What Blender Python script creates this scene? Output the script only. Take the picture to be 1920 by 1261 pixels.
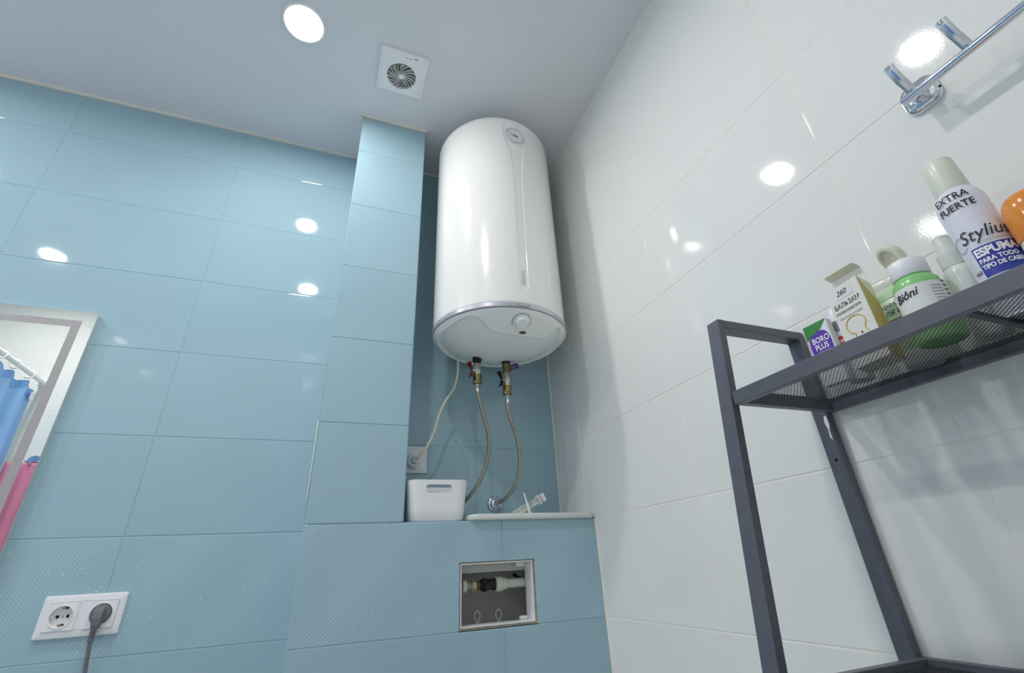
import bpy, bmesh, math, random
import numpy as np
from mathutils import Vector, Matrix
random.seed(7)
PI = math.pi
for o in list(bpy.data.objects): bpy.data.objects.remove(o)
SC = bpy.context.scene
COL = SC.collection

# ------------------------------------------------------------------ camera
FPX, CX, CY = 875.98, 970.33, 602.97          # focal length and principal point, 1920x1261 frame
YAW, PITCH, ROLL = -0.39798, 0.47971, -0.05784
cam_d = bpy.data.cameras.new('camera'); cam = bpy.data.objects.new('camera', cam_d); COL.objects.link(cam)
fw = Vector((-math.sin(YAW)*math.cos(PITCH), math.cos(YAW)*math.cos(PITCH), math.sin(PITCH)))
rt = Vector((math.cos(YAW), math.sin(YAW), 0)); up = rt.cross(fw)
R_ = math.cos(ROLL)*rt + math.sin(ROLL)*up; U_ = -math.sin(ROLL)*rt + math.cos(ROLL)*up
m4 = Matrix((R_, U_, -fw)).transposed().to_4x4(); m4.translation = (0, 0, 1.05)
cam.matrix_world = m4
cam_d.sensor_fit = 'HORIZONTAL'; cam_d.sensor_width = 36.0; cam_d.lens = FPX/1920*36
cam_d.shift_x = (960-CX)/1920; cam_d.shift_y = (CY-630.5)/1920
cam_d.clip_start = 0.01
SC.camera = cam
# ------------------------------------------------------------------ world, exposure
w = bpy.data.worlds.new('world'); SC.world = w; w.use_nodes = True
w.node_tree.nodes['Background'].inputs[0].default_value = (0.02, 0.02, 0.02, 1)
SC.view_settings.view_transform = 'Standard'; SC.view_settings.look = 'None'
SC.view_settings.gamma = 1.0; SC.view_settings.use_curve_mapping = False
SC.view_settings.exposure = 0.66
LAMP_STRENGTH = 212.0      # centre of each downlight
LAMP_RIM = 1.6            # its softly lit rim
LAMP_COLOR = (1.0, 0.952, 0.925)

SC.cycles.blur_glossy = 0.1; SC.cycles.sample_clamp_indirect = 30.0   # keep mirrored reflections of the lamps sharp
SC.cycles.use_light_tree = False     # a handful of equal lamps
SC.cycles.diffuse_bounces = 6; SC.cycles.max_bounces = 9

# ------------------------------------------------------------------ room measures (metres)
Y1 = 1.5434      # tiled back wall
YC = 1.3177      # column and ledge front
XR = 0.7686      # right wall
ZC = 2.5975      # ceiling
YB = -0.14       # wall behind the camera
XL = -2.30       # far left wall
XCL, XCR = -0.0305, 0.2039
ROWS = [2.4133-0.25*k for k in range(10)]   # horizontal joints
ZL = 1.1633      # ledge top

# ------------------------------------------------------------------ materials
def lin(c):
    c = [x/255 for x in c]
    return tuple((x/12.92 if x <= .04045 else ((x+.055)/1.055)**2.4) for x in c) + (1,)
MATS = {}
def mat(name, rgb, rough=.4, metal=0, var=.03, vscale=8, bump=0, bscale=200, trans=0, ior=1.5, coat=0, spec=.5, emit=None, alpha=1, sss=0, rvar=0):
    if name in MATS: return MATS[name]
    m = bpy.data.materials.new(name); m.use_nodes = True; nt = m.node_tree; N = nt.nodes; L = nt.links
    b = N['Principled BSDF']; c = lin(rgb)
    tc = N.new('ShaderNodeTexCoord')
    nz = N.new('ShaderNodeTexNoise'); nz.inputs['Scale'].default_value = vscale; nz.inputs['Detail'].default_value = 1
    L.new(tc.outputs['Object'], nz.inputs['Vector'])
    rp = N.new('ShaderNodeValToRGB')
    rp.color_ramp.elements[0].position = .3; rp.color_ramp.elements[1].position = .7
    rp.color_ramp.elements[0].color = tuple(max(0, x*(1-var)) for x in c[:3])+(1,)
    rp.color_ramp.elements[1].color = tuple(min(1, x*(1+var)) for x in c[:3])+(1,)
    L.new(nz.outputs['Fac'], rp.inputs['Fac']); L.new(rp.outputs['Color'], b.inputs['Base Color'])
    b.inputs['Roughness'].default_value = rough; b.inputs['Metallic'].default_value = metal
    b.inputs['IOR'].default_value = ior; b.inputs['Specular IOR Level'].default_value = spec
    b.inputs['Transmission Weight'].default_value = trans; b.inputs['Coat Weight'].default_value = coat
    b.inputs['Alpha'].default_value = alpha
    if sss: b.inputs['Subsurface Weight'].default_value = sss; b.inputs['Subsurface Radius'].default_value = (.01, .01, .01)
    if bump:
        n2 = N.new('ShaderNodeTexNoise'); n2.inputs['Scale'].default_value = bscale; n2.inputs['Detail'].default_value = 2
        L.new(tc.outputs['Object'], n2.inputs['Vector'])
        bp = N.new('ShaderNodeBump'); bp.inputs['Strength'].default_value = bump; bp.inputs['Distance'].default_value = .001
        L.new(n2.outputs['Fac'], bp.inputs['Height']); L.new(bp.outputs['Normal'], b.inputs['Normal'])
    if rvar:
        mr = N.new('ShaderNodeMapRange'); mr.inputs['To Min'].default_value = rough-rvar; mr.inputs['To Max'].default_value = rough+rvar
        L.new(nz.outputs['Fac'], mr.inputs['Value']); L.new(mr.outputs['Result'], b.inputs['Roughness'])
    if emit:
        b.inputs['Emission Color'].default_value = tuple(emit[0])+(1,); b.inputs['Emission Strength'].default_value = emit[1]
    m.cycles.emission_sampling = 'NONE' if name == 'lit_rim' else 'AUTO'
    MATS[name] = m; return m

BLUE = (156, 187, 200)
BLUE_TILE = mat('blue_glazed_tile', BLUE, rough=.045, var=.02, vscale=3, bump=.018, bscale=300)
WHITE_TILE = mat('white_glazed_tile', (238, 239, 236), rough=.05, var=.008, vscale=3, bump=.030, bscale=420)
GROUT_BLUE = mat('blue_grout', (146, 180, 190), rough=.8, var=.06, vscale=40)
GROUT_WHITE = mat('cream_grout', (240, 237, 224), rough=.8, var=.05, vscale=40)

def dotted_tile():
    m = bpy.data.materials.new('dotted_blue_tile'); m.use_nodes = True; nt = m.node_tree; N = nt.nodes; L = nt.links
    b = N['Principled BSDF']; b.inputs['Roughness'].default_value = .07
    geo = N.new('ShaderNodeNewGeometry'); sp = N.new('ShaderNodeSeparateXYZ'); L.new(geo.outputs['Position'], sp.inputs[0])
    def M(op, a, bb=None, c=None):
        n = N.new('ShaderNodeMath'); n.operation = op
        for i, v in enumerate((a, bb, c)):
            if v is None: continue
            if isinstance(v, (int, float)): n.inputs[i].default_value = v
            else: L.new(v, n.inputs[i])
        return n.outputs[0]
    X, Z = sp.outputs[0], sp.outputs[2]
    P = .0085
    u = M('DIVIDE', M('ADD', X, Z), P); v = M('DIVIDE', M('SUBTRACT', X, Z), P)
    fu = M('SUBTRACT', M('FRACT', u), .5); fv = M('SUBTRACT', M('FRACT', v), .5)
    d = M('SQRT', M('ADD', M('MULTIPLY', fu, fu), M('MULTIPLY', fv, fv)))
    band = M('SINE', M('MULTIPLY', M('ADD', M('MULTIPLY', X, 1.0), M('MULTIPLY', Z, -.75)), 26.0))
    rad = M('ADD', .19, M('MULTIPLY', band, .08))
    dot = N.new('ShaderNodeMapRange'); dot.inputs['From Min'].default_value = -.05; dot.inputs['From Max'].default_value = .05
    L.new(M('SUBTRACT', rad, d), dot.inputs['Value'])
    vor = N.new('ShaderNodeTexVoronoi'); vor.inputs['Scale'].default_value = 230; L.new(geo.outputs['Position'], vor.inputs['Vector'])
    sc = N.new('ShaderNodeSeparateColor'); L.new(vor.outputs['Color'], sc.inputs[0])
    glit = M('MULTIPLY', M('GREATER_THAN', sc.outputs[0], .988), M('LESS_THAN', vor.outputs['Distance'], .26))
    mx = N.new('ShaderNodeMix'); mx.data_type = 'RGBA'
    mx.inputs['A'].default_value = lin(BLUE); mx.inputs['B'].default_value = lin((190, 218, 230))
    L.new(M('MULTIPLY', dot.outputs['Result'], .62), mx.inputs['Factor'])
    m2 = N.new('ShaderNodeMix'); m2.data_type = 'RGBA'; L.new(mx.outputs['Result'], m2.inputs['A']); m2.inputs['B'].default_value = (1, 1, 1, 1)
    L.new(glit, m2.inputs['Factor']); L.new(m2.outputs['Result'], b.inputs['Base Color'])
    return m
DOT_TILE = dotted_tile()
CEIL = mat('satin_stretch_ceiling', (222, 225, 230), rough=.33, var=.01, vscale=1.5, spec=.35)
TRIM = mat('cream_ceiling_trim', (228, 224, 214), rough=.4)
FLOOR = mat('pale_floor_tile', (232, 230, 224), rough=.3, var=.08, vscale=6)
PLASTER = mat('white_plaster', (225, 225, 222), rough=.8)
HEATER = mat('white_enamel_steel', (240, 241, 238), rough=.16, var=.006, vscale=3, coat=.3, bump=.006, bscale=500)
HCAP = mat('white_heater_plastic', (234, 238, 236), rough=.25, var=.01, spec=.5)
SILVER = mat('silver_plastic', (196, 196, 206), rough=.28, metal=.55, var=.02)
DSILVER = mat('dark_silver_plastic', (150, 150, 164), rough=.35, metal=.3)
LGREY = mat('pale_grey_print', (188, 192, 192), rough=.5)
DARKPRINT = mat('dark_print', (52, 52, 56), rough=.6, var=.1)
BLACK = mat('black_rubber', (18, 18, 19), rough=.6)
DARK = mat('dark_void', (10, 10, 10), rough=.9)
CHROME = mat('chrome', (222, 224, 230), rough=.06, metal=1, var=.01)
STEEL = mat('brushed_steel', (190, 188, 180), rough=.3, metal=1, var=.08, vscale=60)
BRAID = mat('braided_steel', (176, 170, 160), rough=.38, metal=.85, var=.3, vscale=400, bump=.6, bscale=700)
BRASS = mat('brass', (150, 134, 90), rough=.3, metal=1, var=.15, vscale=80)
OLDBRASS = mat('tarnished_brass', (120, 108, 78), rough=.42, metal=.9, var=.25, vscale=80)
RED = mat('dark_red_enamel', (100, 22, 28), rough=.35, var=.1)
DKRED = mat('blackish_red_enamel', (38, 10, 14), rough=.35, var=.1)
BLUECAP = mat('blue_plastic', (58, 56, 150), rough=.35)
WPLAST = mat('white_plastic', (238, 239, 242), rough=.3, var=.01)
IVORY = mat('ivory_cable', (224, 222, 204), rough=.4)
GPLUG = mat('grey_plug_plastic', (112, 112, 118), rough=.42, var=.04, vscale=40)
CLEARW = mat('translucent_white_plastic', (240, 246, 242), rough=.25, trans=.35, ior=1.3, var=.01)
RACKM = mat('anthracite_powder_coat', (98, 100, 110), rough=.42, metal=.25, var=.05, vscale=60, bump=.05, bscale=900)
MESHM = mat('dark_mesh_metal', (58, 59, 63), rough=.4, metal=.4)
MIRROR = mat('mirror_silver', (240, 244, 242), rough=.0, metal=1, var=.002)
FROST = mat('frosted_mirror_strip', (168, 166, 168), rough=.6, var=.01)
MFRAME = mat('mirror_side_aluminium', (200, 206, 206), rough=.4, metal=.3)
CURT = mat('blue_shower_curtain', (138, 186, 238), rough=.45, var=.05, vscale=5, trans=.0)
CURT2 = mat('blue_curtain_hem', (112, 166, 228), rough=.45, var=.05)
PINK = mat('pink_terry', (222, 138, 164), rough=.95, var=.12, vscale=300, bump=.8, bscale=500)
BEIGE = mat('raw_plaster_edge', (170, 160, 140), rough=.9, var=.25, vscale=90, bump=.5, bscale=300)
PIPEW = mat('white_polypropylene', (208, 210, 196), rough=.45, var=.04)
BOXIN = mat('grey_cistern_plastic', (188, 188, 184), rough=.6, var=.03)

# ------------------------------------------------------------------ mesh helpers
class MB:
    """collects geometry in world coordinates; build() links it as ONE mesh object, vertices relative to the thing's origin"""
    def __init__(s): s.v = []; s.f = []
    def add(s, vs, fs, M=None):
        n = len(s.v)
        for p in vs:
            p = Vector(p); s.v.append(tuple(M @ p) if M is not None else tuple(p))
        for f in fs: s.f.append(tuple(i+n for i in f))
        return s
    def box(s, x0, x1, y0, y1, z0, z1, bev=0, seg=2, M=None):
        bm = bmesh.new(); bmesh.ops.create_cube(bm, size=1)
        for v in bm.verts: v.co = Vector(((x0+x1)/2+v.co.x*(x1-x0), (y0+y1)/2+v.co.y*(y1-y0), (z0+z1)/2+v.co.z*(z1-z0)))
        if bev: bmesh.ops.bevel(bm, geom=bm.edges[:], offset=bev, segments=seg, affect='EDGES', profile=.5)
        return s.bm(bm, M)
    def bm(s, bm, M=None):
        bm.verts.index_update()
        s.add([v.co.copy() for v in bm.verts], [[v.index for v in f.verts] for f in bm.faces], M); bm.free(); return s
    def lathe(s, prof, origin=(0, 0, 0), axis=(0, 0, 1), seg=32, cap0=True, cap1=True):
        """prof: list of (r, h) along axis"""
        q = Vector((0, 0, 1)).rotation_difference(Vector(axis).normalized()); M = Matrix.Translation(origin) @ q.to_matrix().to_4x4()
        vs = []; fs = []
        for r, h in prof:
            for k in range(seg): a = 2*PI*k/seg; vs.append((r*math.cos(a), r*math.sin(a), h))
        for i in range(len(prof)-1):
            for k in range(seg):
                k2 = (k+1) % seg; fs.append((i*seg+k, i*seg+k2, (i+1)*seg+k2, (i+1)*seg+k))
        if cap0: fs.append(tuple(reversed(range(seg))))
        if cap1: fs.append(tuple((len(prof)-1)*seg+k for k in range(seg)))
        return s.add(vs, fs, M)
    def tube(s, pts, r, seg=12, closed=False, cap=True):
        P = [Vector(p) for p in pts]; n = len(P); vs = []; fs = []
        rs = r if isinstance(r, (list, tuple)) else [r]*n
        t0 = (P[1]-P[0]).normalized(); nrm = t0.orthogonal().normalized()
        for i in range(n):
            a = P[(i-1) % n] if (closed or i > 0) else P[0]; b = P[(i+1) % n] if (closed or i < n-1) else P[-1]
            t = (b-a).normalized(); nrm = (nrm - t*nrm.dot(t)).normalized(); bn = t.cross(nrm)
            for k in range(seg):
                an = 2*PI*k/seg; vs.append(P[i]+(nrm*math.cos(an)+bn*math.sin(an))*rs[i])
        for i in range(n if closed else n-1):
            j = (i+1) % n
            for k in range(seg): k2 = (k+1) % seg; fs.append((i*seg+k, i*seg+k2, j*seg+k2, j*seg+k))
        if cap and not closed:
            fs.append(tuple(reversed(range(seg)))); fs.append(tuple((n-1)*seg+k for k in range(seg)))
        return s.add(vs, fs)
    def strip(s, pts, wdir, width, thick):
        """flat bar swept along pts, width along wdir"""
        P = [Vector(p) for p in pts]; W = Vector(wdir).normalized(); vs = []; fs = []; n = len(P)
        for i in range(n):
            t = (P[min(i+1, n-1)]-P[max(i-1, 0)]).normalized(); nn = t.cross(W).normalized()
            for a, b in ((-1, -1), (1, -1), (1, 1), (-1, 1)): vs.append(P[i]+W*a*width/2+nn*b*thick/2)
        for i in range(n-1):
            for k in range(4): k2 = (k+1) % 4; fs.append((i*4+k, i*4+k2, i*4+4+k2, i*4+4+k))
        fs.append((3, 2, 1, 0)); e = (n-1)*4; fs.append((e, e+1, e+2, e+3))
        return s.add(vs, fs)
    def oval(s, pts, wdir, width, thick, seg=12):
        """bar of oval section swept along pts, width along wdir"""
        P = [Vector(p) for p in pts]; W = Vector(wdir).normalized(); vs = []; fs = []; n = len(P)
        for i in range(n):
            t = (P[min(i+1, n-1)]-P[max(i-1, 0)]).normalized(); nn = t.cross(W).normalized()
            for k in range(seg): a = 2*PI*k/seg; vs.append(P[i]+W*math.cos(a)*width/2+nn*math.sin(a)*thick/2)
        for i in range(n-1):
            for k in range(seg): k2 = (k+1) % seg; fs.append((i*seg+k, i*seg+k2, i*seg+seg+k2, i*seg+seg+k))
        fs.append(tuple(reversed(range(seg)))); fs.append(tuple((n-1)*seg+k for k in range(seg)))
        return s.add(vs, fs)
    def prism(s, poly, f0, f1):
        """poly: 2D list; f0,f1: functions (u,v)->3D for the two caps"""
        n = len(poly); vs = [f0(u, v) for u, v in poly]+[f1(u, v) for u, v in poly]
        fs = [tuple(reversed(range(n))), tuple(range(n, 2*n))]+[(i, (i+1) % n, n+(i+1) % n, n+i) for i in range(n)]
        return s.add(vs, fs)
    def build(s, name, m, parent=None, o=(0, 0, 0), smooth=35, fix=True):
        me = bpy.data.meshes.new(name)
        me.from_pydata([(x-o[0], y-o[1], z-o[2]) for x, y, z in s.v], [], s.f)
        if fix:
            bm = bmesh.new(); bm.from_mesh(me); bmesh.ops.recalc_face_normals(bm, faces=bm.faces[:]); bm.to_mesh(me); bm.free()
        if smooth:
            me.shade_smooth()
            me.set_sharp_from_angle(angle=math.radians(smooth))
        me.materials.append(m)
        ob = bpy.data.objects.new(name, me); COL.objects.link(ob)
        if parent is not None: ob.parent = parent
        else: ob.location = o
        return ob
def catmull(pts, n=8):
    P = [Vector(p) for p in pts]; out = []
    for i in range(len(P)-1):
        p0 = P[max(i-1, 0)]; p1 = P[i]; p2 = P[i+1]; p3 = P[min(i+2, len(P)-1)]
        for k in range(n):
            t = k/n; out.append(.5*((2*p1)+(p2-p0)*t+(2*p0-5*p1+4*p2-p3)*t*t+(3*p1-p0-3*p2+p3)*t**3))
    out.append(P[-1]); return out
def rrect(w, h, r, n=6, cx=0, cy=0):
    out = []
    for sx, sy, a0 in ((1, 1, 0), (-1, 1, 90), (-1, -1, 180), (1, -1, 270)):
        for k in range(n+1):
            a = math.radians(a0+90*k/n); out.append((cx+sx*(w/2-r)+r*math.cos(a), cy+sy*(h/2-r)+r*math.sin(a)))
    return out
def thing(name, loc, label, cat, group=None):
    o = bpy.data.objects.new(name, None); o.empty_display_size = .02; COL.objects.link(o); o.location = loc
    return tag(o, label, cat, group)
def tag(o, label, cat, group=None, kind=None):
    o['label'] = label; o['category'] = cat
    if group: o['group'] = group
    if kind: o['kind'] = kind
    return o
def struct(o, label=None):
    o['kind'] = 'structure'
    if label: o['label'] = label
    return o
def letters(body, size, fmap, m, parent, o=(0, 0, 0), align='LEFT', bold=0, shear=0, name='lettering', sx=1, sub=0):
    """flat printed lettering: text outline filled, its points mapped by fmap(u,v) onto the surface"""
    c = bpy.data.curves.new('t', 'FONT'); c.body = body; c.size = size; c.align_x = align; c.offset = bold; c.shear = shear
    c.resolution_u = 3
    ob = bpy.data.objects.new('t', c); COL.objects.link(ob)
    bpy.context.view_layer.update()
    dg = bpy.context.evaluated_depsgraph_get()
    me = bpy.data.meshes.new_from_object(ob.evaluated_get(dg))
    bpy.data.objects.remove(ob); bpy.data.curves.remove(c)
    me.name = name
    if sub:
        bm = bmesh.new(); bm.from_mesh(me)
        bmesh.ops.triangulate(bm, faces=bm.faces[:])
        for _ in range(sub):
            es = [e for e in bm.edges if e.calc_length() > size*.3]
            if not es: break
            bmesh.ops.subdivide_edges(bm, edges=es, cuts=1); bmesh.ops.triangulate(bm, faces=bm.faces[:])
        bm.to_mesh(me); bm.free()
    for v in me.vertices:
        p = fmap(v.co.x*sx, v.co.y); v.co = (p[0]-o[0], p[1]-o[1], p[2]-o[2])
    me.materials.clear(); me.materials.append(m)
    x = bpy.data.objects.new(name, me); COL.objects.link(x); x.parent = parent
    return x

# ------------------------------------------------------------------ the room
TILE_CACHE = {}
def tile_mesh(wd, ht, m, th=.008):
    key = (round(wd, 4), round(ht, 4), m.name)
    if key in TILE_CACHE: return TILE_CACHE[key]
    rings = [(.0018, 0), (.0009, -.00018), (.0003, -.0006), (0, -.0013), (0, -th)]
    vs = []; fs = []
    for ins, d in rings:
        a, b = wd/2-ins, ht/2-ins
        vs += [(-a, -b, d), (a, -b, d), (a, b, d), (-a, b, d)]
    fs.append((0, 1, 2, 3))
    for i in range(4):
        for k in range(4): k2 = (k+1) % 4; fs.append((i*4+k2, i*4+k, i*4+4+k, i*4+4+k2))
    me = bpy.data.meshes.new('tile'); me.from_pydata(vs, [], fs); me.materials.append(m)
    TILE_CACHE[key] = me; return me
GR = .0018
def tile_at(parent, frame, u0, u1, v0, v1, m, g=GR):
    """frame: (origin, u axis, v axis, normal); a tile in the cell u0..u1, v0..v1"""
    O, U, V, Nn = frame
    if u1-u0 < .01 or v1-v0 < .01: return
    me = tile_mesh(u1-u0-g, v1-v0-g, m)
    ob = bpy.data.objects.new('tile', me); COL.objects.link(ob)
    M = Matrix((U, V, Nn)).transposed().to_4x4(); M.translation = O+U*((u0+u1)/2)+V*((v0+v1)/2)
    # a hair of unevenness in how the tiles were laid
    M = M @ Matrix.Rotation(random.uniform(-.0012, .0012), 4, 'X') @ Matrix.Rotation(random.uniform(-.0008, .0008), 4, 'Y')
    ob.matrix_local = M; ob.parent = parent
    return ob
EX, EY, EZ = Vector((1, 0, 0)), Vector((0, 1, 0)), Vector((0, 0, 1))
FR_BACK = (Vector((0, Y1, 0)), EX, EZ, -EY)
FR_COL = (Vector((0, YC, 0)), EX, EZ, -EY)
FR_RIGHT = (Vector((XR, 0, 0)), -EY, EZ, -EX)
FR_FRONT = (Vector((0, YB, 0)), -EX, EZ, EY)
FR_LEFT = (Vector((XL, 0, 0)), EY, EZ, EX)
BANDS = [ZC]+ROWS+[0.0]
BANDS = [(BANDS[i+1], BANDS[i]) for i in range(len(BANDS)-1) if BANDS[i]-BANDS[i+1] > .01]
def isdot(v0): return abs(v0-ROWS[6]) < .01
GB = .0009   # grout lies this far behind the tile faces
# back wall
wall_back = struct(MB().box(XL-.02, XR+.02, Y1+GB, Y1+.12, 0, ZC+.02).build('wall_back', GROUT_BLUE, smooth=0))
for v0, v1 in BANDS:
    m = DOT_TILE if isdot(v0) else BLUE_TILE
    xs = [XL, -1.9448, -1.4448, -.9448, -.4448, XCL+.012]
    for a, b in zip(xs[:-1], xs[1:]): tile_at(wall_back, FR_BACK, a, b, v0, v1, m)
    if v1 > ZL+.01:
        for a, b in ((XCR-.01, .4704), (.4704, XR)): tile_at(wall_back, FR_BACK, a, b, max(v0, ZL), v1, BLUE_TILE)
# right wall (white)
wall_right = struct(MB().box(XR+GB, XR+.12, YB-.02, Y1+.12, 0, ZC+.02).build('wall_right', GROUT_WHITE, smooth=0))
for v0, v1 in BANDS:
    ys = [Y1, 1.359, .857, .355, YB]
    for a, b in zip(ys[:-1], ys[1:]): tile_at(wall_right, FR_RIGHT, -a, -b, v0, v1, WHITE_TILE)
# wall behind the camera and far left wall, both white tile
wall_front = struct(MB().box(XL-.02, XR+.12, YB-.12, YB-GB, 0, ZC+.02).build('wall_front', GROUT_WHITE, smooth=0))
for v0, v1 in BANDS:
    xs = [XR, .46, -.04, -.54, -1.04, -1.54, -2.04, XL]
    for a, b in zip(xs[:-1], xs[1:]): tile_at(wall_front, FR_FRONT, -a, -b, v0+.0, v1, WHITE_TILE)
wall_left = struct(MB().box(XL-.12, XL-GB, YB-.12, Y1+.12, 0, ZC+.02).build('wall_left', GROUT_WHITE, smooth=0))
for v0, v1 in BANDS:
    ys = [YB, .36, .86, 1.36, Y1]
    for a, b in zip(ys[:-1], ys[1:]): tile_at(wall_left, FR_LEFT, a, b, v0, v1, WHITE_TILE)
# floor with its tiles, ceiling
floor = struct(MB().box(XL-.12, XR+.12, YB-.12, Y1+.12, -.1, -.002).build('floor', PLASTER, smooth=0))
FRF = (Vector((0, 0, 0)), EX, EY, EZ)
xs = [XL+.45*i for i in range(7)]+[XR]; ys = [YB, .31, .76, 1.21, Y1]
for a, b in zip(xs[:-1], xs[1:]):
    for c, d in zip(ys[:-1], ys[1:]): tile_at(floor, FRF, a, b, c, d, FLOOR, .003)
ceiling = struct(MB().box(XL-.12, XR+.12, YB-.12, Y1+.12, ZC, ZC+.1).build('ceiling', CEIL, smooth=0))
# boxed-in column: core + tiles on front and both sides
wall_column = struct(MB().box(XCL+.0095, XCR-.0095, YC+GB, Y1+.002, ZL, ZC).build('wall_column', GROUT_BLUE, smooth=0))
for v0, v1 in BANDS:
    if v0 < ZL-.01: continue
    tile_at(wall_column, FR_COL, XCL, XCR, v0, v1, BLUE_TILE)
    tile_at(wall_column, (Vector((XCL+.0083, 0, 0)), -EY, EZ, -EX), -Y1, -YC-.009, v0, v1, BLUE_TILE)
    tile_at(wall_column, (Vector((XCR-.0083, 0, 0)), EY, EZ, EX), YC+.009, Y1, v0, v1, BLUE_TILE)
# ledge box in front of the back wall, with the open hatch
HX0, HX1, HZ0, HZ1 = .353, .5635, .9145, 1.0635
CH = (.335, .59, .905, 1.085)    # chamber behind the hatch
b = MB()
yf, yb = YC+GB, Y1+.002
b.box(XCL+.0095, CH[0], yf, yb, 0, ZL-.008); b.box(CH[1], XR, yf, yb, 0, ZL-.008)
b.box(CH[0], CH[1], yf, yb, 0, CH[2]); b.box(CH[0], CH[1], yf, yb, CH[3], ZL-.008); b.box(CH[0], CH[1], 1.475, yb, CH[2], CH[3])
# front skin around the hatch
b.box(CH[0], HX0-.002, yf, yf+.012, CH[2], CH[3]); b.box(HX1+.002, CH[1], yf, yf+.012, CH[2], CH[3])
b.box(HX0-.002, HX1+.002, yf, yf+.012, CH[2], HZ0-.002); b.box(HX0-.002, HX1+.002, yf, yf+.012, HZ1+.002, CH[3])
wall_ledge = struct(b.build('wall_ledge', GROUT_BLUE, smooth=0))
XB = .472
for v0, v1 in BANDS:
    if v1 > ZL+.01: continue
    if not isdot(v0):
        tile_at(wall_ledge, FR_COL, XCL, XB, v0, v1, BLUE_TILE); tile_at(wall_ledge, FR_COL, XB, XR-.002, v0, v1, BLUE_TILE)
    tile_at(wall_ledge, (Vector((XCL+.0083, 0, 0)), -EY, EZ, -EX), -Y1, -YC-.009, v0, v1, DOT_TILE if isdot(v0) else BLUE_TILE)
g = GR/2
def cut_tile(poly):
    P = lambda d: (lambda u, v: (u, YC+d, v))
    def inset(poly, q):
        n = len(poly); out = []
        for i in range(n):
            p0, p1, p2 = Vector(poly[i-1]), Vector(poly[i]), Vector(poly[(i+1) % n])
            d1 = (p1-p0).normalized(); d2 = (p2-p1).normalized()
            n1 = Vector((-d1.y, d1.x)); n2 = Vector((-d2.y, d2.x)); out.append(tuple(p1+(n1+n2)*q))
        return out
    n = len(poly); b = MB(); vs = []
    for ins, d in ((.0014, 0), (0, .0012), (0, .008)): vs += [(u, YC+d, v) for u, v in inset(poly, ins)]
    fs = [tuple(range(n)), tuple(reversed(range(2*n, 3*n)))]
    for k in range(2):
        for i in range(n): j = (i+1) % n; fs.append((k*n+i, k*n+n+i, k*n+n+j, k*n+j))
    b.add(vs, fs); o = (poly[0][0], YC, poly[0][1])
    t = b.build('tile', DOT_TILE, wall_ledge, o, smooth=0); t.location = o
z0, z1 = ROWS[6]+g, ZL-g
cut_tile([(XCL+g, z0), (HX0, z0), (HX0, HZ1), (XB-g, HZ1), (XB-g, z1), (XCL+g, z1)])
cut_tile([(HX1, z0), (XR-.003, z0), (XR-.003, z1), (XB+g, z1), (XB+g, HZ1), (HX1, HZ1)])
# ledge top tiles
FRT = (Vector((0, 0, ZL)), EX, EY, EZ)
for a, bb in ((XCR-.008, XB), (XB, XR)): tile_at(wall_ledge, FRT, a, bb, YC+.001, Y1, BLUE_TILE)
# trims: ceiling bead along back wall and round the column, corner bead on the column, sealant at the right corners
def trim(n, b, m=TRIM): return struct(b.build('trim_%d' % n, m, smooth=40))
def bead(b, x0, x1, y0, y1): b.box(x0, x1, y0, y1, ZC-.0075, ZC+.001, bev=.002)
b = MB(); bead(b, XL, XCL-.004, Y1-.009, Y1+.001); trim(1, b)
b = MB(); bead(b, XCL-.008, XCL+.0, YC-.008, Y1-.001); bead(b, XCL-.008, XCR+.008, YC-.009, YC); bead(b, XCR, XCR+.008, YC-.008, Y1-.001); trim(2, b)
b = MB(); bead(b, XCR+.002, XR, Y1-.009, Y1+.001); trim(3, b)
WTRIM = mat('white_corner_profile', (236, 236, 232), rough=.3)
b = MB(); b.box(XCL-.0010, XCL+.0088, YC+.0010, YC+.0095, ZL+.001, ZC-.008, bev=.0012); trim(4, b, GROUT_BLUE)
b = MB(); b.box(XCR-.0075, XCR+.0010, YC+.0010, YC+.009, ZL+.001, ZC-.008, bev=.0012); trim(5, b, GROUT_BLUE)
b = MB(); b.box(XR-.0035, XR+.001, Y1-.0035, Y1+.001, ZL, ZC-.006, bev=.001); trim(6, b, GROUT_WHITE)
b = MB(); b.box(XR-.004, XR+.001, YC-.003, YC+.004, 0, ZL, bev=.0012); trim(7, b, GROUT_WHITE)
b = MB(); b.box(XR-.003, XR+.001, YB, Y1-.008, ZC-.003, ZC+.001, bev=.0008); trim(8, b, GROUT_WHITE)
# bright corner profile left exposed on the lower part of the column edge
b = MB(); b.box(XCL-.0032, XCL-.0008, YC-.001, YC+.006, ZL+.055, 1.415, bev=.0008); trim(9, b, WTRIM)

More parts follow.
